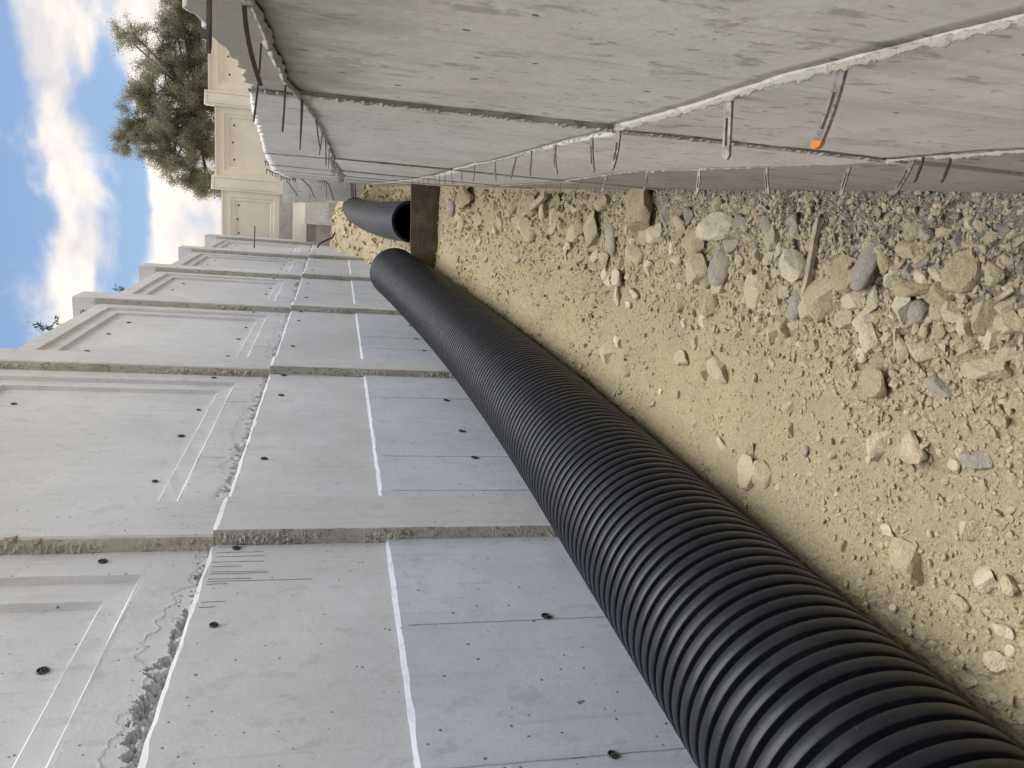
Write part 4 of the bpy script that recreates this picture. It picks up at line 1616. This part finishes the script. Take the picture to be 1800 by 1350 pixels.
while made < 60:
    px = rs.uniform(820, 1795)
    py = rs.uniform(430, 1250)
    lim = np.interp(px, [770, 1017, 1300, 1483, 1800], [470, 645, 885, 1040, 1300])
    if py > lim - 25 or py < np.interp(px, [800, 1200, 1800], [430, 600, 640]):
        continue
    sz_ = rs.choice([7, 8, 9, 10, 12, 14])
    if not free_spot(px, py, sz_ / 2):
        continue
    stone_at(px, py, sz_ * rs.uniform(.8, 1.3), sz_ * rs.uniform(.8, 1.3), rs.choice(['tan', 'tan', 'pale', 'brown']), "small chip scattered on the open sand between rubble and pipe", "chips scattered on the open sand", None, rs.uniform(.3, .5), rs.uniform(0, 3))
    made += 1

# fine gravel: nobody could count it
items = []
nr = np.random.default_rng(4)
N_ = 9000
yy = 1.0 + 3.6 * nr.random(N_) ** 1.5
xw = rx(yy)
xx = xw - np.abs(nr.normal(0, 0.17, N_)) * np.clip(1.5 - 0.22 * yy, .5, 1.2)
zzg = ground_z(xx, yy)
for i in range(N_):
    q = 0.0028 + 0.0085 * nr.random() ** 3
    items.append((xx[i], yy[i], zzg[i] + q * 0.15, q * nr.uniform(.8, 1.4), q, q * .75, nr.uniform(0, 6), i % 8))
o = scatter_mesh("gravel", M_PEB, items)
tag(o, "grey crushed gravel along the foot of the right wall", "gravel", kind="stuff")
items = []
N_ = 15000
yy = 1.0 + 8.0 * nr.random(N_) ** 1.7
xx = rx(yy) - 0.02 - 1.1 * nr.random(N_)
den = np.clip(0.35 + 1.6 * fbm(xx, yy, 2.3, 3, 77) + 0.6 * np.exp(-((xx + 0.38) / 0.25) ** 2), 0, 1)
keep = nr.random(N_) < den
xx, yy = xx[keep], yy[keep]
zzg = ground_z(xx, yy)
for i in range(len(xx)):
    q = (0.0022 + 0.0095 * nr.random() ** 3.2) * (1 + 0.10 * yy[i])
    items.append((xx[i], yy[i], zzg[i] + q * 0.10, q * nr.uniform(.8, 1.4), q, q * .75, nr.uniform(0, 6), i % 8))
M2_ = 7500
y2 = 1.0 + 4.5 * nr.random(M2_) ** 1.3
x2 = -0.36 + 0.08 * y2 + nr.normal(0, 0.17, M2_)
ok = x2 < rx(y2) - 0.02
x2, y2 = x2[ok], y2[ok]
z2 = ground_z(x2, y2)
for i in range(len(x2)):
    q = 0.004 + 0.013 * nr.random() ** 2.4
    items.append((x2[i], y2[i], z2[i] + q * 0.1, q * nr.uniform(.8, 1.6), q, q * .8, nr.uniform(0, 6), i % 8))
M2_ = 2300
y2 = 1.2 + 7.2 * nr.random(M2_) ** 0.9
x2 = np.minimum(-0.36 + 0.05 * y2, -0.14) + nr.normal(0, 0.15, M2_)
ok = (x2 < rx(y2) - 0.03) & (fbm(x2, y2, 3.0, 2, 79) > -0.12)
x2, y2 = x2[ok], y2[ok]
z2 = ground_z(x2, y2)
for i in range(len(x2)):
    q = (0.008 + 0.013 * nr.random() ** 2) * (0.7 + 0.16 * y2[i])
    items.append((x2[i], y2[i], z2[i] + q * 0.05, q * nr.uniform(.8, 1.5), q, q * .8, nr.uniform(0, 6), i % 8))
M2_ = 16000
y2 = 1.0 + 5.5 * nr.random(M2_) ** 1.5
x2 = rx(y2) - 0.02 - 1.05 * nr.random(M2_)
ok = fbm(x2, y2, 4.5, 3, 78) > -0.05
x2, y2 = x2[ok], y2[ok]
z2 = ground_z(x2, y2)
for i in range(len(x2)):
    q = 0.0018 + 0.0035 * nr.random() ** 2
    items.append((x2[i], y2[i], z2[i] + q * 0.2, q * nr.uniform(.8, 1.6), q, q * .8, nr.uniform(0, 6), i % 8))
o = scatter_mesh("soil_crumbs", M_CRUMB, items)
tag(o, "crumbs of tan soil and grit over the trench floor", "soil", kind="stuff")
# clods on the far dirt slope
items = []
N_ = 1500
yy = 9.2 + 9.5 * nr.random(N_)
xx = -0.15 - 1.5 * nr.random(N_)
zzg = ground_z(xx, yy)
for i in range(N_):
    q = 0.012 + 0.06 * nr.random() ** 3
    items.append((xx[i], yy[i], zzg[i] + q * 0.1, q * nr.uniform(.8, 1.4), q, q * .75, nr.uniform(0, 6), i % 8))
o = scatter_mesh("soil_clods", RM['tan'], items)
tag(o, "tan clods covering the dirt slope behind the board", "soil", kind="stuff")

# ------------------------------------------------------------------ tree behind the far wall
def make_tree(name, base, blobs, label, leaf_n, mat, seed, leaf=(0.085, 0.03)):
    rr = random.Random(seed)
    nr_ = np.random.default_rng(seed)
    root = empty(name, base)
    tag(root, label, "tree")
    wood = MB()
    b0_ = Vector(base)
    top = Vector((0, 0, 2.6))
    wood.tube([(0, 0, 0), (0.05, 0.03, 1.2), (0.0, 0.0, 2.6)], [0.17, 0.14, 0.11], 9)
    wood.build("trunk", M_BARK, root)
    limbs = MB()
    pts = []
    for (c, r3, dens) in blobs:
        c = Vector(c) - b0_
        mid = top.lerp(c, 0.5) + Vector((rr.uniform(-.2, .2), rr.uniform(-.2, .2), rr.uniform(-.1, .25)))
        limbs.tube([top, mid, c], [0.06, 0.04, 0.022], 6)
        nb = max(4, int(16 * dens))
        for _ in range(nb):
            d = Vector((rr.gauss(0, 1), rr.gauss(0, 1), rr.gauss(0, .9) + 0.25)).normalized()
            e = c + Vector((d.x * r3[0], d.y * r3[1], d.z * r3[2])) * rr.uniform(.6, 1.12)
            mm = c.lerp(e, 0.5) + Vector((rr.uniform(-.1, .1), rr.uniform(-.1, .1), rr.uniform(-.02, .12)))
            limbs.tube([c, mm, e], [0.018, 0.011, 0.005], 5)
            for _ in range(4):
                s = mm.lerp(e, rr.uniform(0, 1))
                d2 = (d + Vector((rr.gauss(0, .7), rr.gauss(0, .7), rr.gauss(0, .6)))).normalized()
                e2_ = s + d2 * rr.uniform(.18, .42)
                limbs.tube([s, e2_], [0.009, 0.004], 4)
                pts.append((s, e2_, dens))
    limbs.build("limbs", M_BARK, root)
    ln, lw = leaf
    A = np.array([tuple(q[0]) for q in pts])
    B = np.array([tuple(q[1]) for q in pts])
    D = np.array([q[2] for q in pts])
    wgt = (0.45 + 0.55 * D)
    idx = nr_.choice(len(pts), size=leaf_n, p=wgt / wgt.sum())
    t_ = nr_.random((leaf_n, 1)) * 1.15
    p = A[idx] * (1 - t_) + B[idx] * t_ + nr_.normal(0, 0.085, (leaf_n, 3))
    d = nr_.normal(0, 1, (leaf_n, 3)) + np.array((0, 0, .2))
    d /= np.linalg.norm(d, axis=1)[:, None]
    q = np.cross(d, nr_.normal(0, 1, (leaf_n, 3)))
    q /= np.linalg.norm(q, axis=1)[:, None]
    l_ = ln * nr_.uniform(.6, 1.25, (leaf_n, 1))
    V = np.stack([p, p + d * l_ * .5 + q * lw * .5, p + d * l_, p + d * l_ * .5 - q * lw * .5], 1).reshape(-1, 3).tolist()
    F = (np.arange(leaf_n)[:, None] * 4 + np.arange(4)).tolist()
    mesh_obj("crown", V, F, mat, root)
    return root


TY = 30.0


def tb(px, py, dy, rx_, rz_, dens, ry_=1.0):
    p = on_y(px, py, TY + dy)
    return (tuple(p), (rx_, ry_, rz_), dens)


blobs = [tb(275, 165, 0, .75, .65, 1.0), tb(250, 215, .4, .65, .6, 1.0), tb(285, 260, -.3, .8, .65, 1.0), tb(330, 215, 0, .95, .7, 1.0), tb(330, 150, .3, .8, .75, 1.0),
         tb(340, 295, .2, .75, .5, .9), tb(365, 330, 0, .5, .4, .55), tb(245, 165, .2, .4, .35, .8), tb(300, 300, .6, .5, .5, .6), tb(270, 240, .8, .6, .5, .9),
         tb(235, 60, .3, .55, .4, .38), tb(215, 60, .3, .35, .3, .25), tb(265, 90, 0, .6, .5, .42), tb(310, 95, .2, .6, .5, .55), tb(330, 55, 0, .6, .6, .75), tb(318, 15, .3, .6, .55, .7), tb(345, 110, .5, .6, .5, .8),
         tb(350, 20, .2, .6, .6, .9), tb(365, 230, .5, 1.2, .5, 1.0), tb(365, 130, .3, 1.0, .5, .9), tb(300, 200, -.5, .9, .7, 1.0), tb(310, 250, -.5, .9, .7, 1.0), tb(350, 180, -.6, .9, .6, 1.0), tb(355, 260, -.5, .9, .5, 1.0), tb(290, 130, -.3, .7, .5, .8), tb(370, 70, -.3, .7, .5, 1.0), tb(372, 180, -.8, 1.2, .35, 1.0), tb(345, 5, -.3, .7, .7, 1.0), tb(310, 45, 0, .6, .5, .7), tb(285, 75, .2, .6, .5, .5), tb(225, 250, .2, .4, .3, .6), tb(372, 330, -.3, .5, .3, .7)]
tp = on_y(380, 190, TY)
make_tree("broad_tree", (tp.x, TY, 2.6 + 1.0), blobs, "grey-green leafy tree rising behind the far cream wall", 260000, M_LEAF, 6, (0.060, 0.020))

# sprigs growing on top of the panelled wall
for (px, py, Y, lab, sc) in ((92, 566, 8.55, "larger leafy sprig on top of the panelled wall", 1.0), (203, 510, 11.0, "smaller leafy sprig farther along the panelled wall top", .7), (128, 553, 9.4, "tiny tuft of leaves at the panelled wall coping", .45)):
    p = on_y(px, py, Y)
    root = empty("leafy_sprig", (-1.80, Y, 4.12))
    tag(root, lab, "plant")
    rr = random.Random(int(px))
    st_ = MB()
    V, F = [], []
    k = 0
    for _ in range(int(9 * sc) + 2):
        a = rr.uniform(0, 6.28)
        tip = Vector((math.cos(a) * .16 * sc, math.sin(a) * .30 * sc, rr.uniform(.14, .32) * sc))
        st_.tube([(0, 0, 0), tip * .5 + Vector((0, 0, .04)), tip], [.004, .003, .0015], 4)
        for _ in range(16):
            q0 = tip * rr.uniform(.35, 1.05)
            d = Vector((rr.gauss(0, 1), rr.gauss(0, 1), rr.gauss(0, 1))).normalized()
            q = d.cross(Vector((rr.gauss(0, 1), rr.gauss(0, 1), 1))).normalized()
            l_ = .055 * (0.6 + .4 * sc)
            V += [q0, q0 + d * l_ * .5 + q * .009, q0 + d * l_, q0 + d * l_ * .5 - q * .009]
            F.append((k, k + 1, k + 2, k + 3))
            k += 4
    st_.build("stems", M_BARK, root)
    mesh_obj("leaves", V, F, M_LEAF2, root)
